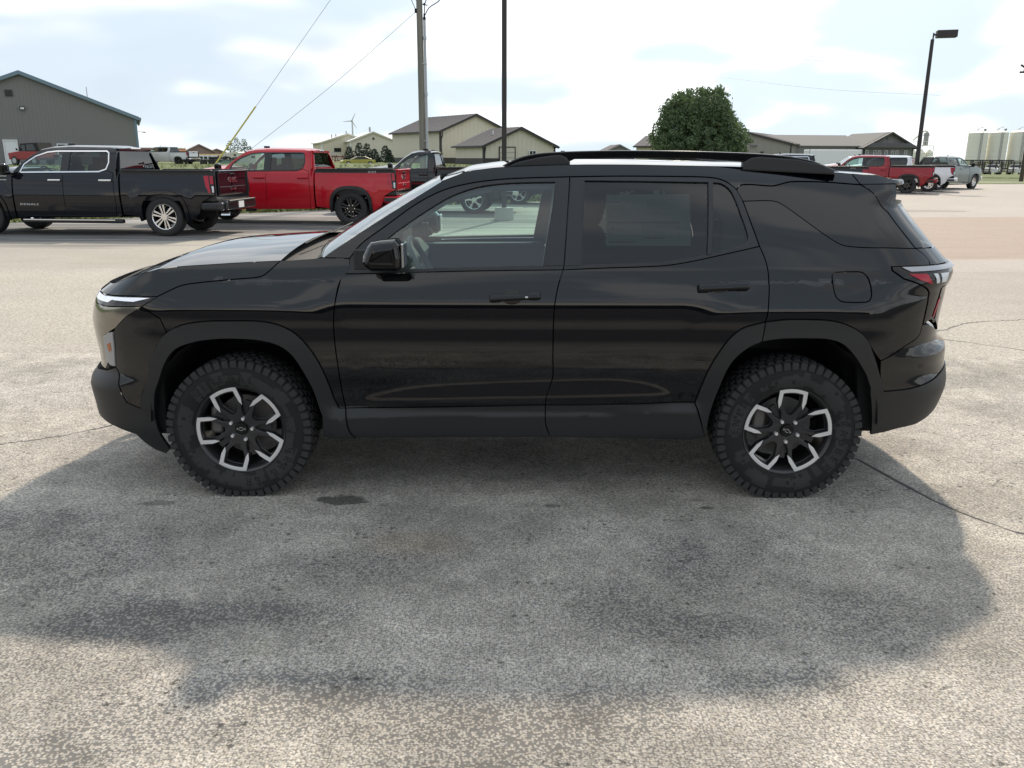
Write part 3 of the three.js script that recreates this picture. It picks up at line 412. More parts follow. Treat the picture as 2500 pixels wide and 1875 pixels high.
// ================= materials of vehicles =================
const M = {
  blackPaint: std([0.0012, 0.0017, 0.003], 0.02, { ior: 1.55 }),
  trim: std([0.013, 0.014, 0.016], 0.45),
  trimGrain: std([0.0095, 0.0105, 0.012], 0.5),
  gloss: std([0.004, 0.004, 0.0045], 0.06),
  dark: std([0.006, 0.006, 0.007], 0.9),
  cabin: std([0.1, 0.105, 0.11], 0.75),
  cabinDark: std([0.016, 0.017, 0.019], 0.8),
  chrome: std([0.8, 0.8, 0.8], 0.1, { metalness: 1 }),
  alloy: std([0.72, 0.72, 0.73], 0.35, { metalness: 0.5 }),
  darkChrome: std([0.26, 0.25, 0.225], 0.1, { metalness: 1 }),
  rimBlack: std([0.026, 0.026, 0.028], 0.25),
  iron: std([0.16, 0.155, 0.15], 0.5, { metalness: 0.5 }),
  rubber: std([0.021, 0.021, 0.0215], 0.75),
  glass: new THREE.MeshPhysicalMaterial({ color: col(0.7, 0.86, 0.82), roughness: 0, transmission: 1, thickness: 0, ior: 1.75 }),
  windshield: new THREE.MeshPhysicalMaterial({ color: col(0.66, 0.78, 0.76), roughness: 0, transmission: 1, thickness: 0, ior: 1.52 }),
  tint: new THREE.MeshPhysicalMaterial({ color: col(0.2, 0.235, 0.24), roughness: 0, transmission: 1, thickness: 0, ior: 1.55 }),
  lens: new THREE.MeshPhysicalMaterial({ color: col(0.9, 0.9, 0.92), roughness: 0.05, transmission: 1, thickness: 0, ior: 1.5 }),
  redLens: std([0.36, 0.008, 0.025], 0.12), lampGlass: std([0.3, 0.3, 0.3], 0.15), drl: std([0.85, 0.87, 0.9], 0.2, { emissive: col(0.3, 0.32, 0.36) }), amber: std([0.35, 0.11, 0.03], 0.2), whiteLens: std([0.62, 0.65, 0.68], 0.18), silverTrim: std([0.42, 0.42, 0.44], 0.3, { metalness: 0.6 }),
  mirror: std([0.75, 0.78, 0.78], 0.02, { metalness: 1 }),
};
// ---- lines of the SUV's flank, metres along (s) and up (y) ----
const L = {
  gapFront: [[-0.787, 1.205], [-0.788, 1.153], [-0.831, 1.101], [-0.856, 0.998], [-0.868, 0.879], [-0.858, 0.686], [-0.843, 0.516], [-0.834, 0.462]],
  gapFrontLow: [[-0.834, 0.462], [-0.829, 0.401], [-0.818, 0.346], [-0.785, 0.307]],
  gapMidTop: [[0.283, 1.588], [0.264, 1.384], [0.248, 1.176], [0.245, 1.157]],
  gapMid: [[0.245, 1.157], [0.222, 1.086], [0.205, 0.995], [0.2, 0.899], [0.2, 0.735], [0.2, 0.626], [0.172, 0.539], [0.167, 0.49]],
  gapMidLow: [[0.167, 0.49], [0.17, 0.391], [0.195, 0.318]],
  gapRear: [[1.202, 1.266], [1.226, 1.207], [1.238, 1.148], [1.24, 1.089], [1.235, 1.011], [1.228, 0.937], [1.221, 0.917]],
  gapRearArch: [[1.221, 0.917], [1.218, 0.874], [1.211, 0.82]],
  belt: [[-0.826, 1.134], [-0.702, 1.136], [-0.515, 1.141], [-0.265, 1.149], [-0.016, 1.154], [0.245, 1.157]],
  beltRear: [[0.245, 1.157], [0.445, 1.166], [0.633, 1.172], [0.758, 1.18], [0.885, 1.2], [1.012, 1.226], [1.202, 1.266]],
  frameTop: [[-0.788, 1.205], [-0.739, 1.267], [-0.616, 1.357], [-0.462, 1.464], [-0.336, 1.525], [-0.209, 1.556], [-0.082, 1.573], [0.046, 1.581], [0.283, 1.588]],
  frameTopRear: [[0.283, 1.588], [0.522, 1.592], [0.782, 1.591], [0.979, 1.587], [1.036, 1.578], [1.073, 1.562], [1.113, 1.53], [1.139, 1.475], [1.17, 1.37], [1.202, 1.266]],
  sillTop: [[-0.834, 0.462], [-0.392, 0.473], [0.167, 0.49], [0.572, 0.495], [0.914, 0.501]],
  sillBot: [[-0.785, 0.307], [-0.395, 0.313], [0.195, 0.318], [0.578, 0.312], [0.899, 0.302], [0.984, 0.31]],
  archFo: [[-1.839, 0.448], [-1.813, 0.561], [-1.791, 0.69], [-1.74, 0.784], [-1.684, 0.848], [-1.61, 0.887], [-1.5, 0.908], [-1.36, 0.913], [-1.202, 0.91], [-1.122, 0.892], [-1.055, 0.854], [-0.996, 0.79], [-0.945, 0.699], [-0.908, 0.592], [-0.888, 0.516], [-0.866, 0.462]],
  archFi: [[-1.782, 0.408], [-1.776, 0.443], [-1.755, 0.576], [-1.708, 0.692], [-1.648, 0.765], [-1.56, 0.802], [-1.463, 0.819], [-1.336, 0.824], [-1.209, 0.814], [-1.129, 0.789], [-1.075, 0.744], [-1.03, 0.665], [-0.988, 0.563], [-0.964, 0.459], [-0.954, 0.418], [-0.962, 0.311]],
  archRo: [[0.914, 0.501], [0.938, 0.585], [0.968, 0.679], [1.007, 0.759], [1.058, 0.836], [1.118, 0.887], [1.221, 0.917], [1.322, 0.928], [1.449, 0.928], [1.544, 0.922], [1.63, 0.899], [1.698, 0.86], [1.745, 0.803], [1.778, 0.717], [1.81, 0.622], [1.818, 0.556]],
  archRi: [[0.984, 0.31], [0.991, 0.425], [1.023, 0.57], [1.074, 0.713], [1.15, 0.791], [1.211, 0.82], [1.299, 0.833], [1.426, 0.836], [1.541, 0.829], [1.614, 0.803], [1.687, 0.731], [1.737, 0.657], [1.763, 0.582], [1.78, 0.456], [1.803, 0.322]],
  hoodGap: [[-1.721, 1.022], [-1.679, 1.042], [-1.603, 1.075], [-1.502, 1.091], [-1.327, 1.107], [-1.233, 1.116], [-1.202, 1.126], [-1.124, 1.193]],
  hoodCrease: [[-3.07, 1.035], [-2.6, 1.04], [-2.3, 1.055], [-2.161, 1.069], [-1.999, 1.108], [-1.775, 1.142], [-1.649, 1.16], [-1.459, 1.174], [-1.269, 1.186], [-1.124, 1.193]],
  headTop: [[-3.07, 1.008], [-2.5, 1.008], [-2.141, 1.013], [-2.026, 1.016], [-1.859, 1.022], [-1.721, 1.022]],
  headBot: [[-1.804, 0.974], [-1.936, 0.967], [-2.068, 0.96], [-2.5, 0.958]],
  grilleEdge: [[-1.804, 0.974], [-1.903, 0.917], [-1.983, 0.856], [-2.104, 0.807], [-2.13, 0.77], [-2.14, 0.66]],
  quarterLow: [[1.139, 1.475], [1.297, 1.475], [1.332, 1.462], [1.419, 1.402], [1.508, 1.336], [1.573, 1.292], [1.616, 1.271], [1.692, 1.261], [1.847, 1.257], [2.014, 1.25]],
  quarterTop: [[1.113, 1.53], [1.14, 1.551], [1.301, 1.547], [1.339, 1.554], [1.392, 1.566], [1.447, 1.568], [1.583, 1.565], [1.754, 1.553]],
  gateGap: [[1.754, 1.553], [1.939, 1.418], [2.014, 1.25]],
  gateGapLow: [[2.014, 1.25], [2.055, 1.22], [2.067, 1.193], [2.05, 1.172]],
  dPillar: [[1.975, 1.556], [1.985, 1.52], [2.027, 1.485], [2.117, 1.448], [2.152, 1.407], [2.139, 1.321], [2.106, 1.268], [2.08, 1.25]],
  roofEdge: [[-0.351, 1.566], [-0.275, 1.594], [-0.231, 1.611], [-0.148, 1.623], [-0.07, 1.632], [0.113, 1.641], [0.291, 1.646], [0.6, 1.647], [0.865, 1.643], [1.172, 1.637], [1.401, 1.625], [1.67, 1.61], [1.729, 1.605]],
  wsEdge: [[-0.916, 1.208], [-0.894, 1.226], [-0.711, 1.345], [-0.525, 1.46], [-0.351, 1.566]],
  tailIn: [[1.822, 1.171], [1.82, 1.152], [1.836, 1.138], [1.867, 1.114], [1.971, 1.083], [2.035, 1.06], [2.072, 1.039], [2.074, 0.994], [2.071, 0.909], [2.069, 0.88]],
  bumpRGap: [[2.069, 0.88], [2.048, 0.827], [1.965, 0.79], [1.8, 0.716]],
  cladRTop: [[1.818, 0.556], [1.93, 0.561], [2.016, 0.572], [2.123, 0.589], [2.293, 0.615], [3.07, 0.64]],
};
// ---- wheels ----
function sidewallTex(words, base, dust, k) {
  return canvasTex(1024, 1024, (c, w) => {
    c.fillStyle = base; c.fillRect(0, 0, w, w); c.translate(w / 2, w / 2);
    c.strokeStyle = dust; c.lineWidth = 70; c.globalAlpha = 0.85; for (let i = 0; i < 60; i++) { const a = hash2(i, k, 5) * 7, l = 0.08 + 0.3 * hash2(i, k, 6); c.lineWidth = 30 + 70 * hash2(i, k, 8); c.beginPath(); c.arc(0, 0, 375 + 45 * (hash2(i, k, 7) - 0.5), a, a + l); c.stroke(); } c.globalAlpha = 1;
    c.fillStyle = base; c.strokeStyle = base; c.font = 'bold 74px sans-serif'; c.textAlign = 'center'; c.textBaseline = 'middle';
    for (const [word, mid] of words) { const st = 0.18; for (let i = 0; i < word.length; i++) { c.save(); c.rotate(mid + (i - (word.length - 1) / 2) * st); c.fillText(word[i], 0, -385); c.restore(); } }
    for (let i = 0; i < 40; i++) { c.save(); c.rotate(hash2(i, k, 1) * 6.3); c.fillRect(-16 * hash2(i, k, 2), -340 - 90 * hash2(i, k, 3), 24 * hash2(i, k, 4) + 4, 26); c.restore(); }
  });
}
function tyreGeo(R, rim, w, lugs = 0) {   // axis along z, outer face towards +z
  const pr = [[rim * 0.99, -w * 0.36], [rim * 1.04, -w * 0.46], [rim + (R - rim) * 0.5, -w * 0.5], [R * 0.955, -w * 0.45], [R * (lugs ? 0.968 : 0.99), -w * 0.38], [R * (lugs ? 0.975 : 1), -w * 0.2], [R * (lugs ? 0.975 : 1), w * 0.2], [R * (lugs ? 0.968 : 0.99), w * 0.38], [R * 0.955, w * 0.45], [rim + (R - rim) * 0.5, w * 0.5], [rim * 1.04, w * 0.46], [rim * 0.99, w * 0.36]];
  const g = new THREE.LatheGeometry(pr.map(([r, z]) => new THREE.Vector2(r, z)), 72).rotateX(Math.PI / 2);
  const p = g.attributes.position, uv = g.attributes.uv; for (let i = 0; i < p.count; i++) uv.setXY(i, 0.5 + p.getX(i) / (2 * R), 0.5 + p.getY(i) / (2 * R));
  return g;
}
function lugGeo(R, w, n) {
  const out = [];
  for (let i = 0; i < n; i++) for (const [z, dz, ph, rr2] of [[0.41, 0.16, 0, 0.988], [0.2, 0.16, 0.5, 1], [0, 0.13, 0.2, 1], [-0.2, 0.16, 0.7, 1], [-0.41, 0.16, 0.3, 0.988]]) {
    const a = ((i + ph) / n) * Math.PI * 2, l = (2 * Math.PI * R / n) * 0.66; out.push(new THREE.BoxGeometry(0.035, l, dz * w).rotateZ(0).translate(R * rr2 - 0.0175, 0, z * w).rotateZ(a));
  }
  for (let i = 0; i < n; i++) { const a = ((i + (i % 2) * 0.12) / n) * Math.PI * 2, l = (2 * Math.PI * R / n) * 0.5; out.push(new THREE.BoxGeometry(i % 2 ? 0.022 : 0.034, l, 0.012).translate(R * 0.945 - (i % 2 ? 0 : 0.006), 0, w * 0.452).rotateZ(a)); }
  return join(out);
}
const SUV_WORDS = [['GENERAL', 0], ['GRABBER', Math.PI * 0.72]];
function suvWheel(turn, words, k) {
  const w = new THREE.Group(); w.name = 'wheel';
  const R = 0.366, rim = 0.228;
  const side = new THREE.MeshPhysicalMaterial({ map: sidewallTex(words, '#131414', '#2d2e2e', k), roughness: 0.85 });
  part('tyre', tyreGeo(R, rim, 0.235, 1), side, w); part('tread', lugGeo(R, 0.235, 52), M.rubber, w);
  const barrel = new THREE.LatheGeometry([[0.19, -0.1], [0.205, -0.09], [0.2, 0.06], [rim * 0.94, 0.085], [rim * 0.985, 0.092], [rim, 0.094], [rim * 1.01, 0.088]].map(([r, z]) => new THREE.Vector2(r, z)), 64).rotateX(Math.PI / 2);
  part('rim', barrel, M.rimBlack, w);
  part('brake_disc', cyl(0.15, 0.15, 0.02, 40).rotateX(Math.PI / 2).translate(0, 0, -0.035), M.iron, w);
  part('brake_caliper', rbox(0.07, 0.15, 0.08, 0.02, -0.135, 0.02, 0.0).rotateZ(-0.1), M.iron, w);
  const q = (x, y) => [x * rim, y * rim], arc = (r, a0, a1, n) => Array.from({ length: n + 1 }, (_, i) => { const a = Math.PI / 2 + a0 + ((a1 - a0) * i) / n; return q(r * Math.cos(a), r * Math.sin(a)); });
  const outer = [...arc(0.975, 0.325, -0.325, 8), q(0.305, 0.62), q(0.19, 0.4), q(0.15, 0.14), q(-0.15, 0.14), q(-0.19, 0.4), q(-0.305, 0.62)];
  const hole = [...arc(0.885, 0.255, -0.255, 8), q(0.22, 0.6), q(0.105, 0.4), q(0.05, 0.345), q(-0.05, 0.345), q(-0.105, 0.4), q(-0.22, 0.6)];
  const dish = (g) => { const p = g.attributes.position; for (let i = 0; i < p.count; i++) { const r = Math.hypot(p.getX(i), p.getY(i)); p.setZ(i, p.getZ(i) - 0.026 * (1 - Math.min(1, r / rim)) ** 1.3); } g.computeVertexNormals(); return g; };
  const sp = dish(prism(outer, 0.05, 0.09, [hole], 0.004));
  const tip = dish(prism([...arc(0.97, 0.325, -0.325, 8), q(0.31, 0.66), q(0.262, 0.5), q(0.228, 0.6), ...arc(0.89, -0.25, 0.25, 8), q(-0.228, 0.6), q(-0.262, 0.5), q(-0.31, 0.66)], 0.088, 0.0915, [], 0.0008));
  const rib = dish(join([box(0.028, 0.1, 0.012, 0, 0.1, 0.062)]));
  for (let i = 0; i < 5; i++) {
    const a = turn + (i * 2 * Math.PI) / 5 - Math.PI / 2;
    part('spoke', sp.clone().rotateZ(a), M.rimBlack, w); part('spoke_tip', tip.clone().rotateZ(a), M.alloy, w);
    part('rib', rib.clone().rotateZ(a + Math.PI / 5), M.rimBlack, w);
    const b = a + Math.PI / 2 + Math.PI / 5, [lx, ly] = polar(0.057, b);
    part('lug_nut', join([cyl(0.0085, 0.0095, 0.03, 6).rotateX(Math.PI / 2).translate(lx, ly, 0.075)]), M.alloy, w);
  }
  part('hub', cyl(0.07, 0.078, 0.05, 32).rotateX(Math.PI / 2).translate(0, 0, 0.044), M.rimBlack, w);
  part('hub_cap', cyl(0.031, 0.034, 0.012, 28).rotateX(Math.PI / 2).translate(0, 0, 0.073), M.gloss, w);
  const bow = [[-0.021, -0.004], [-0.009, -0.004], [-0.007, -0.009], [0.008, -0.009], [0.007, -0.004], [0.022, -0.004], [0.021, 0.004], [0.009, 0.004], [0.007, 0.009], [-0.008, 0.009], [-0.007, 0.004], [-0.022, 0.004]];
  part('emblem', prism(bow, 0.079, 0.0805, [bow.map(([x, y]) => [x * 0.8, y * 0.68]).reverse()]).rotateZ(turn - 1.95), M.chrome, w);
  return w;
}
// ---- the SUV ----
{
  const car = thing('suv', 'glossy black SUV in side view with two-tone five-spoke wheels, filling the middle of the picture', 'car', [0, 0, -CAR_HALF]);
  const P = (outline, o) => panel(suvSurf, outline, o), both = (name, g, mat, parent, sub) => [part(name, g, mat, parent), part(name, mirrorZ(g), mat, parent)];
  const sides = [(g) => g, mirrorZ];
  // fenders, quarters, roof sides
  const fender = P([...S4(L.gapFront).map((p) => p), [-0.866, 0.462], ...rev(S4(L.archFo.slice(4))), [-1.684, 0.848], [-1.71, 0.918], [-1.804, 0.974], ...S4(L.hoodGap), [-0.916, 1.208]], { cell: 0.02 });
  const hoodSide = P([...S4(L.headTop), ...S4(L.hoodGap).slice(1), ...rev(S4(L.hoodCrease))]);
  const roofSide = P([[-0.916, 1.208], ...S4(L.frameTop), ...S4(L.frameTopRear.slice(0, 7)).slice(1), ...S4(L.quarterTop).slice(1), [1.729, 1.605], ...rev(S4(L.roofEdge)).slice(1), ...rev(L.wsEdge).slice(1, -1)]);
  const fuelLine = [[1.548, 1.13], [1.565, 1.145], [1.588, 1.149], [1.683, 1.151], [1.714, 1.139], [1.73, 1.112], [1.739, 1.052], [1.734, 1.022], [1.711, 1.007], [1.608, 1.008], [1.573, 1.02], [1.554, 1.053]].flatMap((p, i, a) => { const q = a[(i + 1) % a.length], o = a[(i + a.length - 1) % a.length], r = a[(i + 2) % a.length]; return [p, [(p[0] + q[0]) * 0.5625 - (o[0] + r[0]) * 0.0625, (p[1] + q[1]) * 0.5625 - (o[1] + r[1]) * 0.0625]]; });
  const quarter = P([[1.139, 1.475], ...rev(S4(L.frameTopRear.slice(7))).slice(0, 0), [1.17, 1.37], ...S4(L.gapRear), ...S4(L.archRo.slice(6, 13)).slice(1), [1.8, 0.716], ...rev(S4(L.bumpRGap)).slice(1), ...rev(L.tailIn).slice(1), [2.05, 1.172], ...rev(S4(L.gateGapLow)).slice(1), ...rev(S4(L.quarterLow)).slice(1)], { holes: [fuelLine], holeGap: 0.0005, cell: 0.02 });
  const fuel = P(fuelLine, { gap: 0.005 });
  const bumperF = P([[-1.804, 0.974], [-1.71, 0.918], [-1.684, 0.848], [-1.74, 0.784], [-1.791, 0.69], [-1.813, 0.561], [-1.839, 0.448], [-1.904, 0.476], [-1.928, 0.54], [-2.035, 0.651], [-2.011, 0.745], [-1.998, 0.838], [-1.983, 0.856], [-1.903, 0.917]]);
  const grille = P([...L.grilleEdge, [-2.2, 0.62], [-3.07, 0.62], [-3.07, 0.958], ...rev(S4(L.headBot)).slice(0, -1)], { off: -0.004 });
  const head = P([...L.headTop.slice(1), ...L.headBot], { off: -0.004 });
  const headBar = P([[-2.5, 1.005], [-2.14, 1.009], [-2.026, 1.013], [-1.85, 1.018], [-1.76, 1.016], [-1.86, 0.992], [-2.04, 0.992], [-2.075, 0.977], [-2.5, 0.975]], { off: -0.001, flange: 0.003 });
  const lampLine = [[-2.104, 0.807], [-2.043, 0.83], [-1.997, 0.841], [-2.006, 0.759], [-2.034, 0.655], [-2.086, 0.654], [-2.13, 0.679]];
  const lamp = P(lampLine, { off: 0.006 }), amber = P([[-2.075, 0.77], [-2.03, 0.785], [-2.03, 0.74], [-2.07, 0.725]], { off: 0.0075, flange: 0.003 });
  const cladF = P([[-3.07, 0.6], [-2.5, 0.6], [-2.32, 0.601], [-2.137, 0.622], [-2.035, 0.651], [-1.928, 0.54], [-1.904, 0.476], [-1.839, 0.448], [-1.776, 0.443], [-1.782, 0.408], [-1.77, 0.21], [-1.86, 0.165], [-1.895, 0.2], [-1.905, 0.3], [-2.02, 0.331], [-2.19, 0.362], [-2.4, 0.368], [-3.07, 0.34]], { off: 0.002 });
  const archF = P([...S4(L.archFo), [-0.834, 0.462], ...S4(L.gapFrontLow).slice(1), [-0.962, 0.311], ...rev(S4(L.archFi)).slice(1, -4)], { off: 0.011, flange: 0.04 });
  const archRD = P([...S4(L.archRo.slice(0, 7)), ...S4(L.gapRearArch).slice(1), ...rev(S4(L.archRi.slice(0, 6))).slice(1)], { off: 0.011, flange: 0.04 });
  const archR = P([...S4(L.archRo.slice(6)), [1.803, 0.54], [1.763, 0.54], ...rev(S4(L.archRi.slice(5, 13))), ...rev(S4(L.gapRearArch)).slice(1)], { off: 0.011, flange: 0.04 });
  const cladR = P([...S4(L.cladRTop), [3.07, 0.4], [2.289, 0.416], [2.116, 0.372], [2.058, 0.358], [1.933, 0.348], [1.857, 0.331], [1.803, 0.322], [1.78, 0.456], [1.765, 0.545]], { off: 0.006 });
  const bumperR = P([...S4(L.bumpRGap), [1.81, 0.622], ...S4(L.cladRTop), [3.07, 0.8], [2.4, 0.8], [2.19, 0.862], [2.115, 0.88]]);
  const gateLow = P([[2.23, 1.055], [2.23, 0.89], [2.4, 0.81], [3.07, 0.81], [3.07, 1.055]]);
  const gateUp = P([...S4(L.gateGapLow), [2.3, 1.17], [3.07, 1.165], [3.07, 1.243], [2.21, 1.245], [2.08, 1.25]]);
  const gateGlass = P([...L.dPillar.slice(3), [2.2, 1.247], [3.07, 1.245], [3.07, 1.47], [2.3, 1.47], [2.117, 1.458]], { off: -0.003, flange: 0 });
  const dPillar = P([...L.gateGap, [2.08, 1.25], ...rev(L.dPillar).slice(1)], { off: 0.001 });
  const quarterGlass = P([...S4(L.quarterTop), ...S4(L.gateGap).slice(1), ...rev(S4(L.quarterLow)).slice(1)], { off: -0.002 });
  const tailLamp = P([...L.tailIn, [2.115, 0.895], [2.19, 0.9], [2.19, 1.06], [3.07, 1.06], [3.07, 1.168], [2.24, 1.17], [2.05, 1.172]], { off: 0.004 });
  const tailBits = [
    ['tail_lamp_bar', P([[1.86, 1.168], [2.05, 1.168], [2.26, 1.166], [2.6, 1.163], [2.6, 1.14], [2.2, 1.142], [1.9, 1.142], [1.875, 1.155]], { off: 0.009, flange: 0.005 }), M.silverTrim],
    ['red_reflector', P([[1.885, 1.136], [1.99, 1.136], [2.05, 1.082], [1.95, 1.103]], { off: 0.007, flange: 0.003 }), M.redLens],
    ['white_reflector', P([[2.03, 1.134], [2.07, 1.134], [2.115, 1.085], [2.085, 1.082]], { off: 0.007, flange: 0.003 }), M.whiteLens],
    ['white_reflector', P([[2.09, 1.134], [2.2, 1.132], [2.2, 1.085], [2.135, 1.084]], { off: 0.007, flange: 0.003 }), M.whiteLens],
    ['red_strip', P([[2.19, 1.0], [2.22, 1.01], [2.175, 0.91], [2.155, 0.91]], { off: 0.008, flange: 0.003 }), M.redLens],
  ];
  // doors
  const doorF = P([...S4(L.belt), ...S4(L.gapMid).slice(1), ...rev(L.sillTop.slice(0, 3)).slice(1), ...rev(S4(L.gapFront.slice(2))).slice(1)], { cell: 0.0125 });
  const doorR = P([...S4(L.beltRear), ...S4(L.gapRear).slice(1), ...rev(S4(L.archRo.slice(0, 7))).slice(1), ...rev(L.sillTop.slice(2)).slice(1), ...rev(S4(L.gapMid)).slice(1, -1)], { cell: 0.0125 });
  const sillF = P([...L.sillTop.slice(0, 3), ...S4(L.gapMidLow).slice(1), [-0.395, 0.313], ...rev(S4(L.gapFrontLow)).slice(0, -1)], { off: 0.004, flange: 0.05, cell: 0.02 });
  const sillR = P([...L.sillTop.slice(2), ...S4(L.archRi.slice(0, 3)).slice(0, 0), [0.984, 0.31], [0.899, 0.302], [0.578, 0.312], ...rev(S4(L.gapMidLow)).slice(0, -1)], { off: 0.004, flange: 0.05, cell: 0.02 });
  const glassFLine = S4([[-0.607, 1.3], [-0.546, 1.345], [-0.428, 1.424], [-0.303, 1.496], [-0.177, 1.539], [-0.049, 1.557], [0.085, 1.563], [0.21, 1.565]]).concat([[0.195, 1.444], [0.172, 1.324], [0.147, 1.176], [-0.265, 1.166], [-0.515, 1.157], [-0.6, 1.155], [-0.64, 1.2]]);
  const glassRLine = [[0.356, 1.572], [0.649, 1.57], [0.972, 1.565], [0.943, 1.228], [0.854, 1.213], [0.727, 1.195], [0.57, 1.188], [0.331, 1.181]];
  const fixLine = S4([[0.998, 1.564], [1.034, 1.561], [1.065, 1.545], [1.088, 1.518], [1.123, 1.415], [1.149, 1.313], [1.144, 1.293], [1.123, 1.272]]).concat([[0.965, 1.234]]);
  const frameF = P([...S4(L.frameTop), ...S4(L.gapMidTop).slice(1), ...rev(L.belt).slice(1), [-0.831, 1.14], [-0.79, 1.17]], { holes: [glassFLine], off: -0.001, flange: 0.014 });
  const frameR = P([...S4(L.frameTopRear), ...rev(S4(L.beltRear)).slice(1), ...rev(S4(L.gapMidTop)).slice(1, -1)], { holes: [glassRLine, fixLine], off: -0.001, flange: 0.014 });
  const pilF = P([[0.217, 1.57], [0.278, 1.571], [0.263, 1.384], [0.246, 1.178], [0.153, 1.176], [0.178, 1.324], [0.201, 1.444]], { off: 0.002, flange: 0.003, gap: 0 });
  const pilR = P([[0.291, 1.573], [0.351, 1.572], [0.327, 1.179], [0.253, 1.176], [0.27, 1.384]], { off: 0.002, flange: 0.003, gap: 0 });
  const grow = (l) => { const c = clean(l); return inset2(area2(c) < 0 ? rev(c) : c, -0.004); };
  const winF = P(grow(glassFLine), { off: -0.009, flange: 0, gap: 0 }), winR = P(grow(glassRLine), { off: -0.009, flange: 0, gap: 0 }), winX = P(grow(fixLine), { off: -0.009, flange: 0, gap: 0 });
  const handle = (x, y, led) => { const z = suvSurf.at(x, y)[2], a = Math.atan2(suvSurf.nrm(x, y)[1], 1), g = join([rbox(0.245, 0.034, 0.03, 0.012, 0, 0, 0.016), rbox(0.06, 0.044, 0.028, 0.012, -0.094, 0, 0.012), rbox(0.06, 0.044, 0.028, 0.012, 0.094, 0.002, 0.012)]); return g.rotateX(-a).rotateZ(0.05).translate(x, y, z); };
  const cup = (x, y) => new THREE.SphereGeometry(1, 24, 12).scale(0.05, 0.043, 0.008).translate(x - 0.015, y - 0.002, suvSurf.at(x, y)[2] + 0.001);
  const badgeFont = (str, x, y, size, depth) => join([...str].map((ch, i) => { const t = text3(ch, size, depth); const p = suvSurf.at(x + i * 0.064, y); return t.rotateX(-Math.asin(suvSurf.nrm(x + i * 0.064, y)[1])).translate(p[0], p[1] + i * 0.0012, p[2] - 0.0005); }));
  for (const [k, f] of sides.entries()) {
    part('fender', f(fender), M.blackPaint, car); 
    const q = part('quarter_panel', f(quarter), M.blackPaint, car); if (!k) part('fuel_door', f(fuel), M.blackPaint, q);
    part('roof_side', f(roofSide), M.blackPaint, car);
    part('arch_trim', f(archF), M.trimGrain, car); part('arch_trim', f(archR), M.trimGrain, car);
    const d1 = part('front_door', f(doorF), M.blackPaint, car), d2 = part('rear_door', f(doorR), M.blackPaint, car);
    part('sill_trim', f(sillF), M.trimGrain, d1); part('sill_trim', f(sillR), M.trimGrain, d2); part('arch_trim', f(archRD), M.trimGrain, d2);
    part('window_frame', f(frameF), M.trim, d1); part('window_frame', f(frameR), M.trim, d2);
    part('pillar_cover', f(pilF), M.trim, d1); part('pillar_cover', f(pilR), M.trim, d2);
    part('window', f(winF), M.glass, d1); part('window', f(winR), M.tint, d2); part('window', f(winX), M.tint, d2);
    part('window_divider', f(P([[0.975, 1.567], [0.995, 1.566], [0.963, 1.23], [0.944, 1.226]], { off: 0.003, gap: 0, flange: 0.012 })), M.trim, d2);
    part('handle', f(handle(0.013, 1.029)), M.gloss, d1); part('handle_cup', f(cup(0.013, 1.029)), M.gloss, d1);
    part('handle', f(handle(1.018, 1.077)), M.gloss, d2); part('handle_cup', f(cup(1.018, 1.077)), M.gloss, d2);
    part('model_badge', f(badgeFont('EQUINOX', -0.655, 0.688, 0.033, 0.003)), M.gloss, d1);
    if (!k) part('handle_button', rbox(0.014, 0.008, 0.004, 0.002, 0.068, 1.034, suvSurf.at(0.068, 1.034)[2] + 0.032), M.whiteLens, d1);
    part('quarter_window', f(quarterGlass), M.gloss, car);
    // door mirror
    const mo = [[-0.683, 1.249], [-0.667, 1.279], [-0.648, 1.302], [-0.6, 1.311], [-0.535, 1.317], [-0.512, 1.291], [-0.504, 1.232], [-0.507, 1.184], [-0.528, 1.168], [-0.654, 1.169], [-0.685, 1.192], [-0.695, 1.215]];
    const mc = (b) => { const g = new THREE.ExtrudeGeometry(poly2(mo), { depth: 0.07, bevelEnabled: true, bevelThickness: 0.06, bevelSize: 0.045, bevelOffset: -0.045, bevelSegments: 8, steps: 1 }); return g.translate(0, 0, b); };
    const mg = mc(CAR_HALF + 0.03); const mm = part('door_mirror', f(mg), M.gloss, d1); 
    part('mirror_glass', f(rbox(0.012, 0.11, 0.13, 0.005, -0.504, 1.243, CAR_HALF + 0.068)), M.mirror, d1);
    part('mirror_arm', f(join([rbox(0.1, 0.05, 0.14, 0.02, -0.6, 1.185, CAR_HALF - 0.01), rbox(0.19, 0.1, 0.02, 0.008, -0.67, 1.2, CAR_HALF - 0.075).rotateX(0)])), M.trim, d1);
  }
  // front end
  for (const f of sides) {
    part('front_corner', f(bumperF), M.blackPaint, car); part('front_cladding', f(cladF), M.trimGrain, car);
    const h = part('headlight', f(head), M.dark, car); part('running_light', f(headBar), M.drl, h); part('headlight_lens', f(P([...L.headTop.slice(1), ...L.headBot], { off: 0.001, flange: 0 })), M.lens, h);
    const l = part('lower_lamp', f(lamp), M.lampGlass, car); part('turn_signal', f(amber), M.amber, l);
    part('rear_cladding', f(cladR), M.trimGrain, car);
    const tl = part('tail_light', f(tailLamp), M.gloss, car); for (const [n, g, m] of tailBits) part(n, f(g), m, tl);
    part('pillar_panel', f(dPillar), M.gloss, car);
  }
  part('grille', [grille, mirrorZ(grille)], M.darkChrome, car);
  part('rear_bumper', [bumperR, mirrorZ(bumperR)], M.blackPaint, car);
  const gate = part('liftgate', [gateLow, gateUp, mirrorZ(gateLow), mirrorZ(gateUp)], M.blackPaint, car); part('rear_window', [gateGlass, mirrorZ(gateGlass)], M.tint, gate);
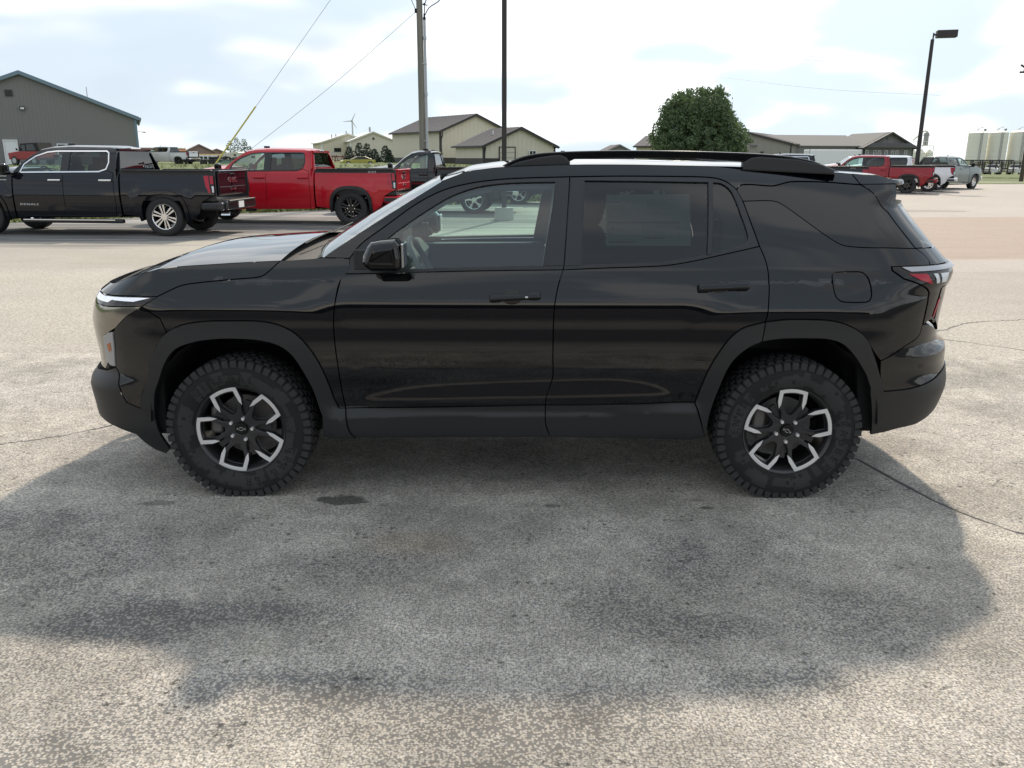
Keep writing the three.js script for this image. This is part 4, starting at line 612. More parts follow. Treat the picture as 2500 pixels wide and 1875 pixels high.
  // bonnet, windscreen, roof: sheets spanning the car between the two flanks
  const span = (line, off, crown, bow, n = 20, pw = 2) => quads(line.map(([s, y], i) => { const u = i / (line.length - 1), p = suvSurf.at(s, y, off); return Array.from({ length: n + 1 }, (_, j) => { const t = 1 - (2 * j) / n, c = 1 - Math.pow(Math.abs(t), pw); return [p[0] + bow(u, p) * c, p[1] + crown(u, p) * c, p[2] * t]; }); }));
  const hoodTop = span(S4(L.hoodCrease), 0, (u) => 0.004 + 0.042 * Math.min(1, u * 1.6), (u) => 0, 28, 2.4);
  part('bonnet', [hoodTop, hoodSide, mirrorZ(hoodSide)], M.blackPaint, car);
  const hump = part('cowl', quads([[-1.12, 1.17], [-1.06, 1.165], [-0.95, 1.15], [-0.9, 1.12]].map(([x, y]) => Array.from({ length: 21 }, (_, j) => { const t = 1 - j / 10, c = 1 - t * t; return [x - 0.13 * c, y + 0.035 * c, 0.85 * t]; }))), M.cabinDark, car);
  const screen = part('windscreen', span(S4(L.wsEdge), -0.004, (u) => 0.006 + 0.02 * u, (u) => -0.135 + 0.085 * u * u), M.windshield, car);
  part('screen_visor', span(S4(L.wsEdge).slice(-3), -0.012, (u) => 0.024, (u) => -0.07), M.cabinDark, screen);
  for (const zz of [0.45, -0.25]) part('wiper', tube([[-1.1, 1.235, zz], [-1.08, 1.25, zz - 0.25], [-1.07, 1.258, zz - 0.5]], 0.005), M.cabinDark, screen);
  const roofLine = [...S4(L.roofEdge), [1.85, 1.6], [1.95, 1.58], [2.05, 1.575], [2.3, 1.575], [3.07, 1.575]];
  part('roof', span(roofLine, 0, (u) => 0.028 * Math.min(1, (1.02 - u) * 5), () => 0, 24, 2.2), M.blackPaint, car);
  const spoil = P([[1.729, 1.605], [1.754, 1.553], [1.975, 1.556], [2.1, 1.553], [3.07, 1.553], [3.07, 1.575], [2.3, 1.575], [2.05, 1.575], [1.95, 1.58], [1.85, 1.6]]);
  part('spoiler', [spoil, mirrorZ(spoil), span([[1.76, 1.553], [1.975, 1.553], [2.2, 1.553], [3.07, 1.553]], -0.004, () => 0, () => 0, 8)], M.blackPaint, car);
  // roof rails
  const top = smoothLine([[-0.077, 1.626], [-0.005, 1.664], [0.057, 1.687], [0.133, 1.701], [0.251, 1.709], [0.508, 1.716], [0.816, 1.715], [1.021, 1.711], [1.269, 1.701], [1.435, 1.684], [1.54, 1.659], [1.648, 1.615]], 4);
  const under = [[1.56, 1.62], [1.24, 1.63], [1.174, 1.66], [0.921, 1.676], [0.6, 1.679], [0.31, 1.672], [0.2, 1.62], [0.0, 1.61]];
  for (const sg of [1, -1]) {
    const z = sg * 0.55, rail = part('roof_rail', prism([...top, ...under], -0.02, 0.02, [], 0.006).translate(0, 0, z), M.gloss, car);
    part('rail_foot', prism([[-0.05, 1.628], [0.03, 1.66], [0.12, 1.68], [0.2, 1.692], [0.241, 1.694], [0.268, 1.683], [0.288, 1.66], [0.291, 1.62], [-0.05, 1.61]], -0.026, 0.026, [], 0.008).translate(0, 0, z), M.trim, rail);
    part('rail_foot', prism([[1.159, 1.62], [1.16, 1.661], [1.198, 1.683], [1.24, 1.689], [1.435, 1.676], [1.561, 1.65], [1.625, 1.619], [1.62, 1.6]], -0.026, 0.026, [], 0.008).translate(0, 0, z), M.trim, rail);
  }
  // inside: liner behind the gaps, wheel houses, cabin
  const Q = CAR_HALF, under2 = [[-1.78, 0.3], [-1.76, 0.7], [-1.6, 0.81], [-1.12, 0.81], [-0.99, 0.62], [-0.96, 0.3], [0.98, 0.3], [1.03, 0.62], [1.13, 0.81], [1.62, 0.81], [1.74, 0.7], [1.78, 0.34], [1.88, 0.36], [1.9, 0.55], [1.9, 1.0], [1.88, 1.08], [1.3, 1.12], [0.9, 1.1], [-0.85, 1.1], [-1.0, 1.12], [-1.6, 1.03], [-1.84, 0.95], [-1.84, 0.3]];
  const wellArc = (h, r, a0, a1) => Array.from({ length: 15 }, (_, i) => { const a = a0 + (a1 - a0) * i / 14; return [h[0] + r * Math.cos(a), h[1] + 0.02 + r * Math.sin(a)]; });
  const well = (h) => quads(wellArc(h, 0.47, 0, Math.PI).map(([x, y]) => [[x, y, 0.9], [x, y, 0.25]]));
  part('inner_body', [prism(under2, -Q + 0.12, -Q + 0.15), prism(under2, Q - 0.15, Q - 0.12), well(HUB_F), well(HUB_R), mirrorZ(well(HUB_F)), mirrorZ(well(HUB_R)), box(3.9, 0.06, 1.5, 0, 0.33, 0), box(0.04, 0.6, 1.5, -1.0, 0.85, 0), box(0.4, 0.55, 1.3, 1.95, 0.72, 0), box(0.3, 0.5, 1.2, -1.95, 0.6, 0), box(0.9, 0.3, 0.5, -1.4, 0.5, 0), box(0.9, 0.26, 0.5, 1.4, 0.5, 0), rod([-1.354, 0.362, 0.75], [-1.354, 0.362, -0.75], 0.05), rod([1.377, 0.362, 0.75], [1.377, 0.362, -0.75], 0.06)], M.dark, car);
  const roofIn = span(S4(L.roofEdge.slice(2)), -0.05, () => 0.0, () => 0, 12); part('headliner', roofIn, M.cabin, car);
  for (const f of sides) {
    part('inner_pillar', f(join([P([[0.2, 1.56], [0.36, 1.56], [0.34, 1.17], [0.14, 1.17]], { off: -0.05, flange: 0.02 }), P([[-0.78, 1.2], [-0.63, 1.29], [-0.32, 1.49], [-0.1, 1.54], [-0.1, 1.6], [-0.34, 1.545], [-0.7, 1.31], [-0.85, 1.2]], { off: -0.045, flange: 0.02 }), P([[0.95, 1.57], [1.13, 1.53], [1.2, 1.28], [1.02, 1.24], [1.05, 1.4]], { off: -0.05, flange: 0.02 }), P([[-0.1, 1.6], [-0.1, 1.55], [0.9, 1.56], [0.9, 1.62]], { off: -0.045, flange: 0.02 })])), M.cabin, car);
    part('door_lining', f(join([P([[-0.82, 1.142], [0.2, 1.152], [0.2, 0.5], [-0.8, 0.5]], { off: -0.06, flange: 0.03 }), P([[0.26, 1.155], [0.75, 1.17], [1.18, 1.25], [1.1, 0.9], [0.95, 0.5], [0.2, 0.5]], { off: -0.06, flange: 0.03 })])), M.cabin, car);
    part('pull_handle', f(rod([-0.46, 1.07, Q - 0.105], [-0.3, 1.085, Q - 0.105], 0.011)), M.chrome, car);
  }
  part('dashboard', [new THREE.ExtrudeGeometry(poly2([[-1.05, 1.16], [-0.95, 1.2], [-0.62, 1.16], [-0.56, 1.1], [-0.6, 0.85], [-1.0, 0.8]]), { depth: 1.5, bevelEnabled: false }).translate(0, 0, -0.75), rbox(0.03, 0.16, 0.45, 0.01, -0.62, 1.2, 0.05)], M.cabinDark, car);
  part('steering_wheel', [new THREE.TorusGeometry(0.185, 0.017, 10, 36).rotateY(Math.PI / 2).rotateZ(0.45).translate(-0.47, 1.09, 0.4), rod([-0.47, 1.09, 0.4], [-0.66, 1.02, 0.4], 0.04)], M.cabin, car);
  for (const z of [0.4, -0.4]) part('front_seat', [rbox(0.52, 0.16, 0.5, 0.06, -0.05, 0.72, z), rbox(0.16, 0.66, 0.5, 0.07, 0, 0, 0).rotateZ(-0.3).translate(0.32, 1.04, z), rbox(0.1, 0.2, 0.27, 0.05, 0, 0, 0).rotateZ(-0.25).translate(0.43, 1.43, z)], M.cabinDark, car);
  part('rear_seat', [rbox(0.5, 0.16, 1.3, 0.06, 0.85, 0.72, 0), rbox(0.16, 0.62, 1.3, 0.07, 0, 0, 0).rotateZ(-0.35).translate(1.2, 1.02, 0)], M.cabinDark, car);
  part('rear_view_mirror', rbox(0.03, 0.07, 0.24, 0.015, -0.46, 1.46, 0), M.cabinDark, car);
  // window sticker on the inside of the near rear window
  const sticker = canvasTex(512, 300, (c, w, h) => { c.fillStyle = '#a9aca8'; c.fillRect(0, 0, w, h); c.fillStyle = '#6c7274'; c.fillRect(8, 42, 78, 9); for (let i = 0; i < 16; i++) { c.fillRect(12, 62 + i * 5.4, 90 + 60 * hash2(i, 1, 2), 1.6); c.fillRect(250, 30 + i * 6, 70 + 120 * hash2(i, 3, 2), 1.6); } c.fillRect(14, 158, 430, 13); c.strokeStyle = '#6c7274'; c.lineWidth = 2; c.strokeRect(14, 178, 205, 60); c.strokeRect(14, 240, 205, 22); c.strokeRect(224, 178, 210, 92); c.font = 'bold 26px sans-serif'; c.fillText('26', 26, 212); c.font = '15px sans-serif'; c.fillText('MPG', 66, 210); for (let i = 0; i < 9; i++) c.fillRect(232, 188 + i * 7, 80 + 90 * hash2(i, 7, 1), 2); c.fillRect(14, 270, 160, 14); c.fillRect(230, 250, 120, 10); });
  { const g = P([[0.46, 1.511], [0.878, 1.515], [0.868, 1.272], [0.454, 1.272]], { off: -0.013, flange: 0, gap: 0 }), uv = g.attributes.uv; for (let i = 0; i < uv.count; i++) uv.setXY(i, (uv.getX(i) - 0.455) / 0.42, (uv.getY(i) - 1.272) / 0.241); part('window_sticker', g, new THREE.MeshPhysicalMaterial({ map: sticker, roughness: 0.7 }), car); }
  // wheels
  for (const [x, y, z, t, words, k] of [[-1.367, 0.352, 0.832, 1.93, [['GENERAL', -0.25], ['GRABBER', 2.5]], 1], [1.39, 0.352, 0.832, 1.51, [['GENERAL', -1.2], ['GRABBER', 1.75]], 2], [-1.367, 0.352, -0.832, 0.4, SUV_WORDS, 3], [1.39, 0.352, -0.832, 1, SUV_WORDS, 4]]) { const w = suvWheel(t, words, k); w.position.set(x, y, z); if (z < 0) w.rotation.y = Math.PI; car.add(w); }
}
// ================= pickup trucks =================
const paintOf = (c, rough = 0.05, o = {}) => std(c, rough, { ior: 1.5, ...o });
function truckWheel(style) {
  const w = new THREE.Group(); w.name = 'wheel';
  const R = 0.425, rim = style === 'hd' ? 0.245 : 0.272, metal = style === 'black' ? M.rimBlack : M.chrome;
  part('tyre', tyreGeo(R, rim, 0.28), M.rubber, w);
  if (style === 'black' || style === 'hd') part('tread', lugGeo(R * 1.012, 0.28, 36), M.rubber, w);
  const lip = [[rim * 0.8, -0.1], [rim * 0.86, 0.02], [rim * 0.94, 0.1], [rim, 0.118], [rim * 1.03, 0.11]];
  part('rim', new THREE.LatheGeometry(lip.map(([r, z]) => new THREE.Vector2(r, z)), 40).rotateX(Math.PI / 2), metal, w);
  part('brake_disc', cyl(0.19, 0.19, 0.02, 28).rotateX(Math.PI / 2).translate(0, 0, -0.03), M.dark, w);
  const q = (x, y) => [x * rim, y * rim];
  if (style === 'hd') {
    const holes = Array.from({ length: 8 }, (_, i) => { const a = (i + 0.5) * Math.PI / 4, [cx, cy] = polar(rim * 0.68, a); return Array.from({ length: 10 }, (_, k) => { const b = k * Math.PI / 5; return [cx + 0.038 * Math.cos(b), cy + 0.038 * Math.sin(b)]; }); });
    part('wheel_face', prism(Array.from({ length: 40 }, (_, i) => polar(rim * 0.95, i * Math.PI / 20)), 0.05, 0.075, holes, 0.003), metal, w);
  } else {
    const n = style === 'five' ? 5 : 6, half = style === 'five' ? [[0.1, 0.2], [0.1, 0.5], [0.2, 0.97], [-0.2, 0.97], [-0.1, 0.5], [-0.1, 0.2]] : null;
    for (let i = 0; i < n; i++) {
      const a = (i * 2 * Math.PI) / n + 0.2;
      if (half) part('spoke', prism(half.map(([x, y]) => q(x, y)), 0.06, 0.1, [], 0.006).rotateZ(a), metal, w);
      else for (const sg of [-1, 1]) part('spoke', prism([q(0.03 * sg, 0.25), q(0.13 * sg, 0.25), q(0.24 * sg, 0.97), q(0.07 * sg, 0.97)].sort((u, v) => 0), 0.06, 0.1, [], 0.004).rotateZ(a), metal, w);
    }
  }
  part('hub_cap', cyl(0.07, 0.085, 0.06, 24).rotateX(Math.PI / 2).translate(0, 0, 0.085), style === 'black' ? M.gloss : metal, w);
  for (let i = 0; i < 6; i++) { const [x, y] = polar(0.092, i * Math.PI / 3); part('lug_nut', cyl(0.014, 0.014, 0.02, 6).rotateX(Math.PI / 2).translate(x, y, 0.1), M.chrome, w); }
  return w;
}
const wheelStock = {};
const wheelOf = (style) => (wheelStock[style] ? wheelStock[style].clone() : (wheelStock[style] = truckWheel(style)));
// o: cab 'crew' | 'regular', wb, paint, trim (window surround), arch, wheels, bumper, handle, maker, sideBadge, bedBadge
function pickup(name, label, [x, z], turn, o = {}, y = 0) {
  const crew = o.cab !== 'regular', cabEnd = crew ? 3.16 : 2.12, wb = o.wb || (crew ? 4.1 : 3.9), tail = wb + 1.2, doorEnd = crew ? 1.9 : 1.86;
  const surf = makeTruckSurf(wb, cabEnd), t = thing(name, label, 'pickup truck', [x, y, z], turn, o.group), paint = o.paint, arch = o.arch || paint, trim = o.trim || M.trim;
  const P = (a, q) => panel(surf, a, { cell: 0.09, gap: 0.006, flange: 0.02, ...q }), H = TRUCK_HALF;
  const archOut = (hx, r, n = 14) => Array.from({ length: n + 1 }, (_, i) => { const a = -0.12 + (Math.PI + 0.24) * i / n, k = Math.abs(Math.cos(a)) ** 0.75 * Math.sign(Math.cos(a)), m = Math.max(-0.2, Math.sin(a)); return [hx + r * k, 0.44 + r * 0.98 * Math.sign(m) * Math.abs(m) ** 0.75]; });
  const AF = archOut(0.02, 0.56), AR = archOut(wb + 0.02, 0.56), IF = archOut(0.02, 0.485), IR = archOut(wb + 0.02, 0.485);
  const fender = P([[0.74, 1.36], [0.72, 0.37], ...AF, [-0.95, 0.46], [-0.98, 1.0], [-0.9, 1.2], [0, 1.32], [0.5, 1.4]]);
  const doorF = P([[0.74, 0.37], [doorEnd - 0.1, 0.38], [doorEnd, 0.6], [doorEnd, 1.335], [0.9, 1.335], [0.76, 1.36]]);
  const doorR = crew ? P([[1.79, 0.38], [3.02, 0.4], [3.06, 0.7], [3.03, 1.35], [2.87, 1.4], [2.71, 1.355], [1.83, 1.335], [1.9, 1.3], [1.9, 0.62]]) : null;
  const cabBack = crew ? [[3.05, 1.84], [3.12, 1.77], [3.2, 1.41], [3.16, 1.3], [3.16, 0.42], [3.02, 0.4]] : [[2.0, 1.84], [2.06, 1.77], [2.13, 1.41], [2.1, 1.3], [2.1, 0.42], [1.88, 0.4]];
  const winEnd = crew ? [[2.82, 1.815], [2.88, 1.775], [2.91, 1.57], [2.87, 1.42], [2.71, 1.365]] : [[1.78, 1.815], [1.85, 1.775], [1.86, 1.4], [1.82, 1.345]];
  const win = [[0.9, 1.345], [0.98, 1.53], [1.1, 1.62], [1.23, 1.705], [1.48, 1.79], [1.7, 1.812], ...winEnd];
  const cabSide = P([[0.74, 1.36], [0.76, 1.36], [0.9, 1.335], [doorEnd, 1.335], ...(crew ? [[2.71, 1.355], [2.87, 1.4], [3.03, 1.35], [3.06, 0.7]] : [[doorEnd, 0.6]]), ...rev(cabBack), [cabEnd - 0.3, 1.885], [1.9, 1.9], [1.54, 1.88], [1.31, 1.83], [1.09, 1.69], [0.84, 1.47]], { holes: [win] });
  const b0 = cabEnd + 0.03;
  const bed = P([[b0, 0.46], [wb - 0.56, 0.42], ...rev(AR), [tail - 0.38, 0.5], [tail - 0.3, 0.74], [tail - 0.1, 0.86], [tail, 0.9], [tail - 0.04, 1.37], [tail - 0.14, 1.405], [b0 + 0.02, 1.395], [b0, 1.3]]);
  const trimRing = P(win, { holes: [inset2(area2(win) > 0 ? win : rev(win), 0.022)], off: 0.006, gap: -0.004, flange: 0.012 });
  const gWin = inset2(area2(win) > 0 ? win : rev(win), -0.01), split = crew ? 1.9 : 9;
  const glassF = P(clipConvexPoly(gWin, 0, -9, split - 0.06), { off: -0.01, gap: 0, flange: 0 }), glassR = crew ? P(clipConvexPoly(gWin, 0, split + 0.1, 9), { off: -0.01, gap: 0, flange: 0 }) : null;
  const tl = P([[tail - 0.24, 1.3], [tail - 0.01, 1.31], [tail + 0.005, 0.93], [tail - 0.11, 0.91], [tail - 0.2, 1.07]], { off: 0.008 });
  const archTrim = (A, I) => P([...A, ...rev(I)], { off: 0.02, flange: 0.1, gap: 0 });
  for (const f of [(g) => g, mirrorZ]) {
    part('fender', f(fender), paint, t); const d = part('front_door', f(doorF), paint, t), cs = part('cab_side', f(cabSide), paint, t), bs = part('bed_side', f(bed), paint, t); let dr;
    if (doorR) dr = part('rear_door', f(doorR), paint, t);
    part('arch_trim', f(archTrim(AF, IF)), arch, t); part('arch_trim', f(archTrim(AR, IR)), arch, t);
    part('window_surround', f(trimRing), trim, cs); part('front_window', f(glassF), M.glass, cs);
    if (crew) { part('rear_window', f(glassR), M.tint, cs); part('pillar_cover', f(P([[split - 0.07, 1.345], [split + 0.11, 1.345], [split + 0.11, 1.81], [split - 0.07, 1.81]], { off: 0.003, gap: 0 })), M.trim, cs); }
    const hd = (hx) => rbox(0.29, 0.045, 0.04, 0.018, hx, 1.19, surf.at(hx, 1.19)[2] + 0.028);
    part('handle', f(hd(1.72)), o.handle || paint, d); if (dr) part('handle', f(hd(2.87)), o.handle || paint, dr);
    const lampBase = part('tail_light', f(tl), M.gloss, t);
    part('red_lens', f(P([[tail - 0.235, 1.29], [tail - 0.13, 1.3], [tail - 0.08, 0.94], [tail - 0.115, 0.93], [tail - 0.19, 1.08]], { off: 0.012, gap: 0 })), M.redLens, lampBase);
    part('red_lens', f(P([[tail - 0.1, 1.29], [tail - 0.03, 1.29], [tail - 0.01, 1.12], [tail - 0.08, 1.13]], { off: 0.012, gap: 0 })), M.redLens, lampBase);
    part('white_lens', f(P([[tail - 0.055, 1.08], [tail - 0.01, 1.08], [tail - 0.005, 0.95], [tail - 0.04, 0.95]], { off: 0.012, gap: 0 })), M.whiteLens, lampBase);
    const mz = H + 0.14; part('door_mirror', f(join([rbox(0.14, 0.24, 0.2, 0.05, 0.72, 1.42, mz - 0.02), rbox(0.08, 0.06, 0.2, 0.02, 0.8, 1.33, H - 0.02)])), o.mirror || M.gloss, d);
    if (o.mirrorCap) part('mirror_cap', f(rbox(0.06, 0.12, 0.19, 0.03, 0.66, 1.47, mz - 0.02)), o.mirrorCap, d);
    if (o.step) { part('step_bar', f(rbox(2.3, 0.09, 0.12, 0.03, 2.05, 0.32, H - 0.03)), M.trim, t); part('step_strip', f(rbox(2.1, 0.025, 0.02, 0.006, 1.98, 0.345, H + 0.035)), M.chrome, t); }
    if (o.vent) part('side_vent', f(join([box(0.32, 0.018, 0.012, 0.47, 1.275, surf.at(0.47, 1.275)[2] + 0.006), box(0.28, 0.018, 0.012, 0.49, 1.195, surf.at(0.47, 1.195)[2] + 0.006), beam([0.31, 1.275, surf.at(0.3, 1.27)[2] + 0.006], [0.36, 1.195, surf.at(0.3, 1.2)[2] + 0.006], 0.018, 0.012)])), M.chrome, t);
    part('headlight', f(P([[-0.55, 1.12], [-0.6, 0.86], [-1.05, 0.84], [-1.05, 1.12]], { off: 0.006 })), M.whiteLens, t);
    for (const ax of [0.02, wb + 0.02]) part('inner_fender', f(quads(archOut(ax, 0.52).map(([a, b]) => [[a, b, H - 0.06], [a, b, H - 0.5]]))), M.dark, t);
  }
  if (o.sideBadge) { const p = surf.at(1.08, 0.675); part('door_badge', text3(o.sideBadge, 0.058, 0.003).scale(1.5, 0.7, 1).translate(1.08, 0.675, p[2] + 0.001), M.silverTrim, t); }
  if (o.bedBadge) { const bx = tail - 0.62, p = surf.at(bx, 1.335); part('bed_badge', text3(o.bedBadge, 0.06, 0.004).scale(1.6, 0.9, 1).translate(bx, 1.335, p[2] + 0.004), M.silverTrim, t); }
  // bonnet, nose, windscreen, roof
  const span = (line, crown, bow, n = 14, pw = 2, off = 0) => quads(line.map(([s, yy], i) => { const u = i / (line.length - 1), p = surf.at(s, yy, off); return Array.from({ length: n + 1 }, (_, j) => { const a = 1 - (2 * j) / n, c = 1 - Math.abs(a) ** pw; return [p[0] + bow(u) * c, p[1] + crown(u) * c, p[2] * a]; }); }));
  part('bonnet', span([[-0.95, 1.1], [-0.9, 1.2], [-0.6, 1.27], [0, 1.32], [0.5, 1.4], [0.74, 1.36]], (u) => 0.08, (u) => -0.08 * (1 - u), 16, 3), paint, t);
  const nose = [[-0.95, 1.1], [-0.98, 1.0], [-0.98, 0.7], [-0.95, 0.46]]; part('grille', span(nose, () => 0, () => -0.1), M.gloss, t);
  part('front_bumper', rbox(0.16, 0.26, 1.9, 0.06, -1.04, 0.6, 0), o.bumper || M.chrome, t);
  part('windscreen', span([[0.78, 1.4], [0.84, 1.47], [1.09, 1.69], [1.31, 1.83]], (u) => 0.02, () => -0.12), M.windshield, t);
  part('roof', span([[1.31, 1.83], [1.54, 1.88], [1.9, 1.9], [cabEnd - 0.3, 1.885], [cabEnd - 0.1, 1.84]], () => 0.045, (u) => -0.1 * (1 - u) + 0.03 * u, 14, 2.5), paint, t);
  part('roof_fin', rbox(0.16, 0.05, 0.03, 0.012, 1.62, 1.96, 0), M.gloss, t);
  const cz = 0.7; part('cab_back', [box(0.03, 1.0, 1.96, cabEnd - 0.06, 0.9, 0), box(0.03, 0.05, 1.5, cabEnd - 0.03, 1.42, 0), beam([cabEnd - 0.04, 1.4, 0.93], [cabEnd - 0.1, 1.84, 0.68], 0.03, 0.12), beam([cabEnd - 0.04, 1.4, -0.93], [cabEnd - 0.1, 1.84, -0.68], 0.03, 0.12), box(0.1, 0.05, 1.4, cabEnd - 0.1, 1.84, 0)], paint, t);
  part('back_window', quads([[cabEnd - 0.03, 1.42, 0.9], [cabEnd - 0.08, 1.82, 0.68]].map(([a, b, c]) => [[a, b, c], [a, b, -c]])), M.tint, t);
  part('brake_light', rbox(0.04, 0.035, 0.42, 0.01, cabEnd - 0.06, 1.865, 0), M.silverTrim, t);
  // bed, tailgate, rear bumper
  const bl = tail - b0;
  part('bed', [box(bl, 0.04, 1.8, b0 + bl / 2, 0.78, 0), box(0.05, 0.6, 1.8, b0 + 0.03, 1.08, 0), box(bl, 0.62, 0.04, b0 + bl / 2, 1.08, 0.93), box(bl, 0.62, 0.04, b0 + bl / 2, 1.08, -0.93), rbox(bl - 0.1, 0.03, 0.12, 0.01, b0 + bl / 2, 1.405, 0.955), rbox(bl - 0.1, 0.03, 0.12, 0.01, b0 + bl / 2, 1.405, -0.955)], M.trim, t);
  const gate = part('tailgate', [rbox(0.07, 0.5, 1.58, 0.02, tail - 0.03, 1.12, 0), rbox(0.11, 0.05, 1.6, 0.02, tail - 0.02, 1.385, 0), rbox(0.02, 0.16, 1.5, 0.008, tail + 0.008, 0.98, 0)], paint, t);
  if (o.maker) part('maker_badge', text3(o.maker, 0.11, 0.012).scale(1.4, 1, 1).rotateY(Math.PI / 2).translate(tail + 0.006, 1.2, 0), M.chrome, gate);
  if (o.gateBadge) part('gate_badge', text3(o.gateBadge, 0.05, 0.008).scale(1.3, 1, 1).rotateY(Math.PI / 2).translate(tail + 0.02, 1.0, 0), M.chrome, gate);
  part('gate_handle', rbox(0.03, 0.06, 0.3, 0.012, tail + 0.005, 1.31, 0), M.gloss, gate);
  const bm = part('rear_bumper', [rbox(0.28, 0.2, 1.7, 0.05, tail + 0.06, 0.66, 0), rbox(0.5, 0.18, 0.16, 0.05, tail - 0.1, 0.65, 0.93), rbox(0.5, 0.18, 0.16, 0.05, tail - 0.1, 0.65, -0.93)], o.bumper || M.chrome, t);
  part('bumper_step', [rbox(0.3, 0.04, 1.5, 0.015, tail + 0.07, 0.755, 0), rbox(0.34, 0.1, 0.03, 0.012, tail - 0.14, 0.65, 1.01)], M.trim, bm);
  if (o.plate) part('licence_plate', rbox(0.012, 0.15, 0.3, 0.004, tail + 0.21, 0.67, 0.1), o.plate, bm);
  if (o.exhaust) for (const sg of [1, -1]) part('exhaust_tip', join([prism([[-0.1, -0.035], [0.1, -0.035], [0.08, 0.04], [-0.08, 0.04]], -0.1, 0.1, [[[-0.08, -0.022], [-0.065, 0.027], [0.065, 0.027], [0.08, -0.022]]]).rotateY(Math.PI / 2).translate(tail + 0.12, 0.49, sg * 0.72)]), M.chrome, t);
  part('chassis', [box(wb + 1.6, 0.14, 0.12, wb / 2 + 0.2, 0.46, 0.5), box(wb + 1.6, 0.14, 0.12, wb / 2 + 0.2, 0.46, -0.5), rod([wb, 0.42, 0.75], [wb, 0.42, -0.75], 0.07), rod([0, 0.42, 0.75], [0, 0.42, -0.75], 0.06), box(2.0, 0.06, 1.7, 1.6, 0.42, 0), box(1.5, 0.5, 1.4, 0.0, 0.85, 0), box(0.05, 0.8, 1.7, 0.7, 0.95, 0)], M.dark, t);
  part('dashboard', [rbox(0.4, 0.35, 1.7, 0.08, 0.95, 1.2, 0)], M.cabinDark, t);
  part('steering_wheel', new THREE.TorusGeometry(0.19, 0.018, 8, 24).rotateY(Math.PI / 2).rotateZ(0.4).translate(1.22, 1.3, 0.42), M.cabinDark, t);
  for (const zz of [0.42, -0.42]) part('front_seat', [rbox(0.5, 0.2, 0.55, 0.07, 1.55, 0.95, zz), rbox(0.16, 0.6, 0.52, 0.06, 0, 0, 0).rotateZ(-0.2).translate(1.85, 1.22, zz), rbox(0.1, 0.18, 0.28, 0.04, 1.93, 1.6, zz)], M.cabinDark, t);
  if (crew) part('rear_seat', [rbox(0.5, 0.2, 1.4, 0.07, 2.55, 0.95, 0), rbox(0.16, 0.62, 1.4, 0.06, 2.85, 1.25, 0)], M.cabinDark, t);
  part('rear_view_mirror', rbox(0.03, 0.06, 0.22, 0.01, 1.22, 1.7, 0), M.cabinDark, t);
  if (o.cover) part('bed_cover', rbox(bl - 0.1, 0.03, 1.75, 0.01, b0 + bl / 2, 1.4, 0), M.trim, t);
  for (const [ax, zz] of [[0, 1], [wb, 1], [0, -1], [wb, -1]]) { const w = wheelOf(o.wheels || 'chrome'); w.position.set(ax, 0.42, zz * (H - 0.17)); if (zz < 0) w.rotation.y = Math.PI; t.add(w); }
  return t;
}
function clipConvexPoly(p, axis, lo, hi) { return clipConvex(p, axis, lo, hi); }
const dir2turn = (dx, dz) => -Math.atan2(dz, dx);
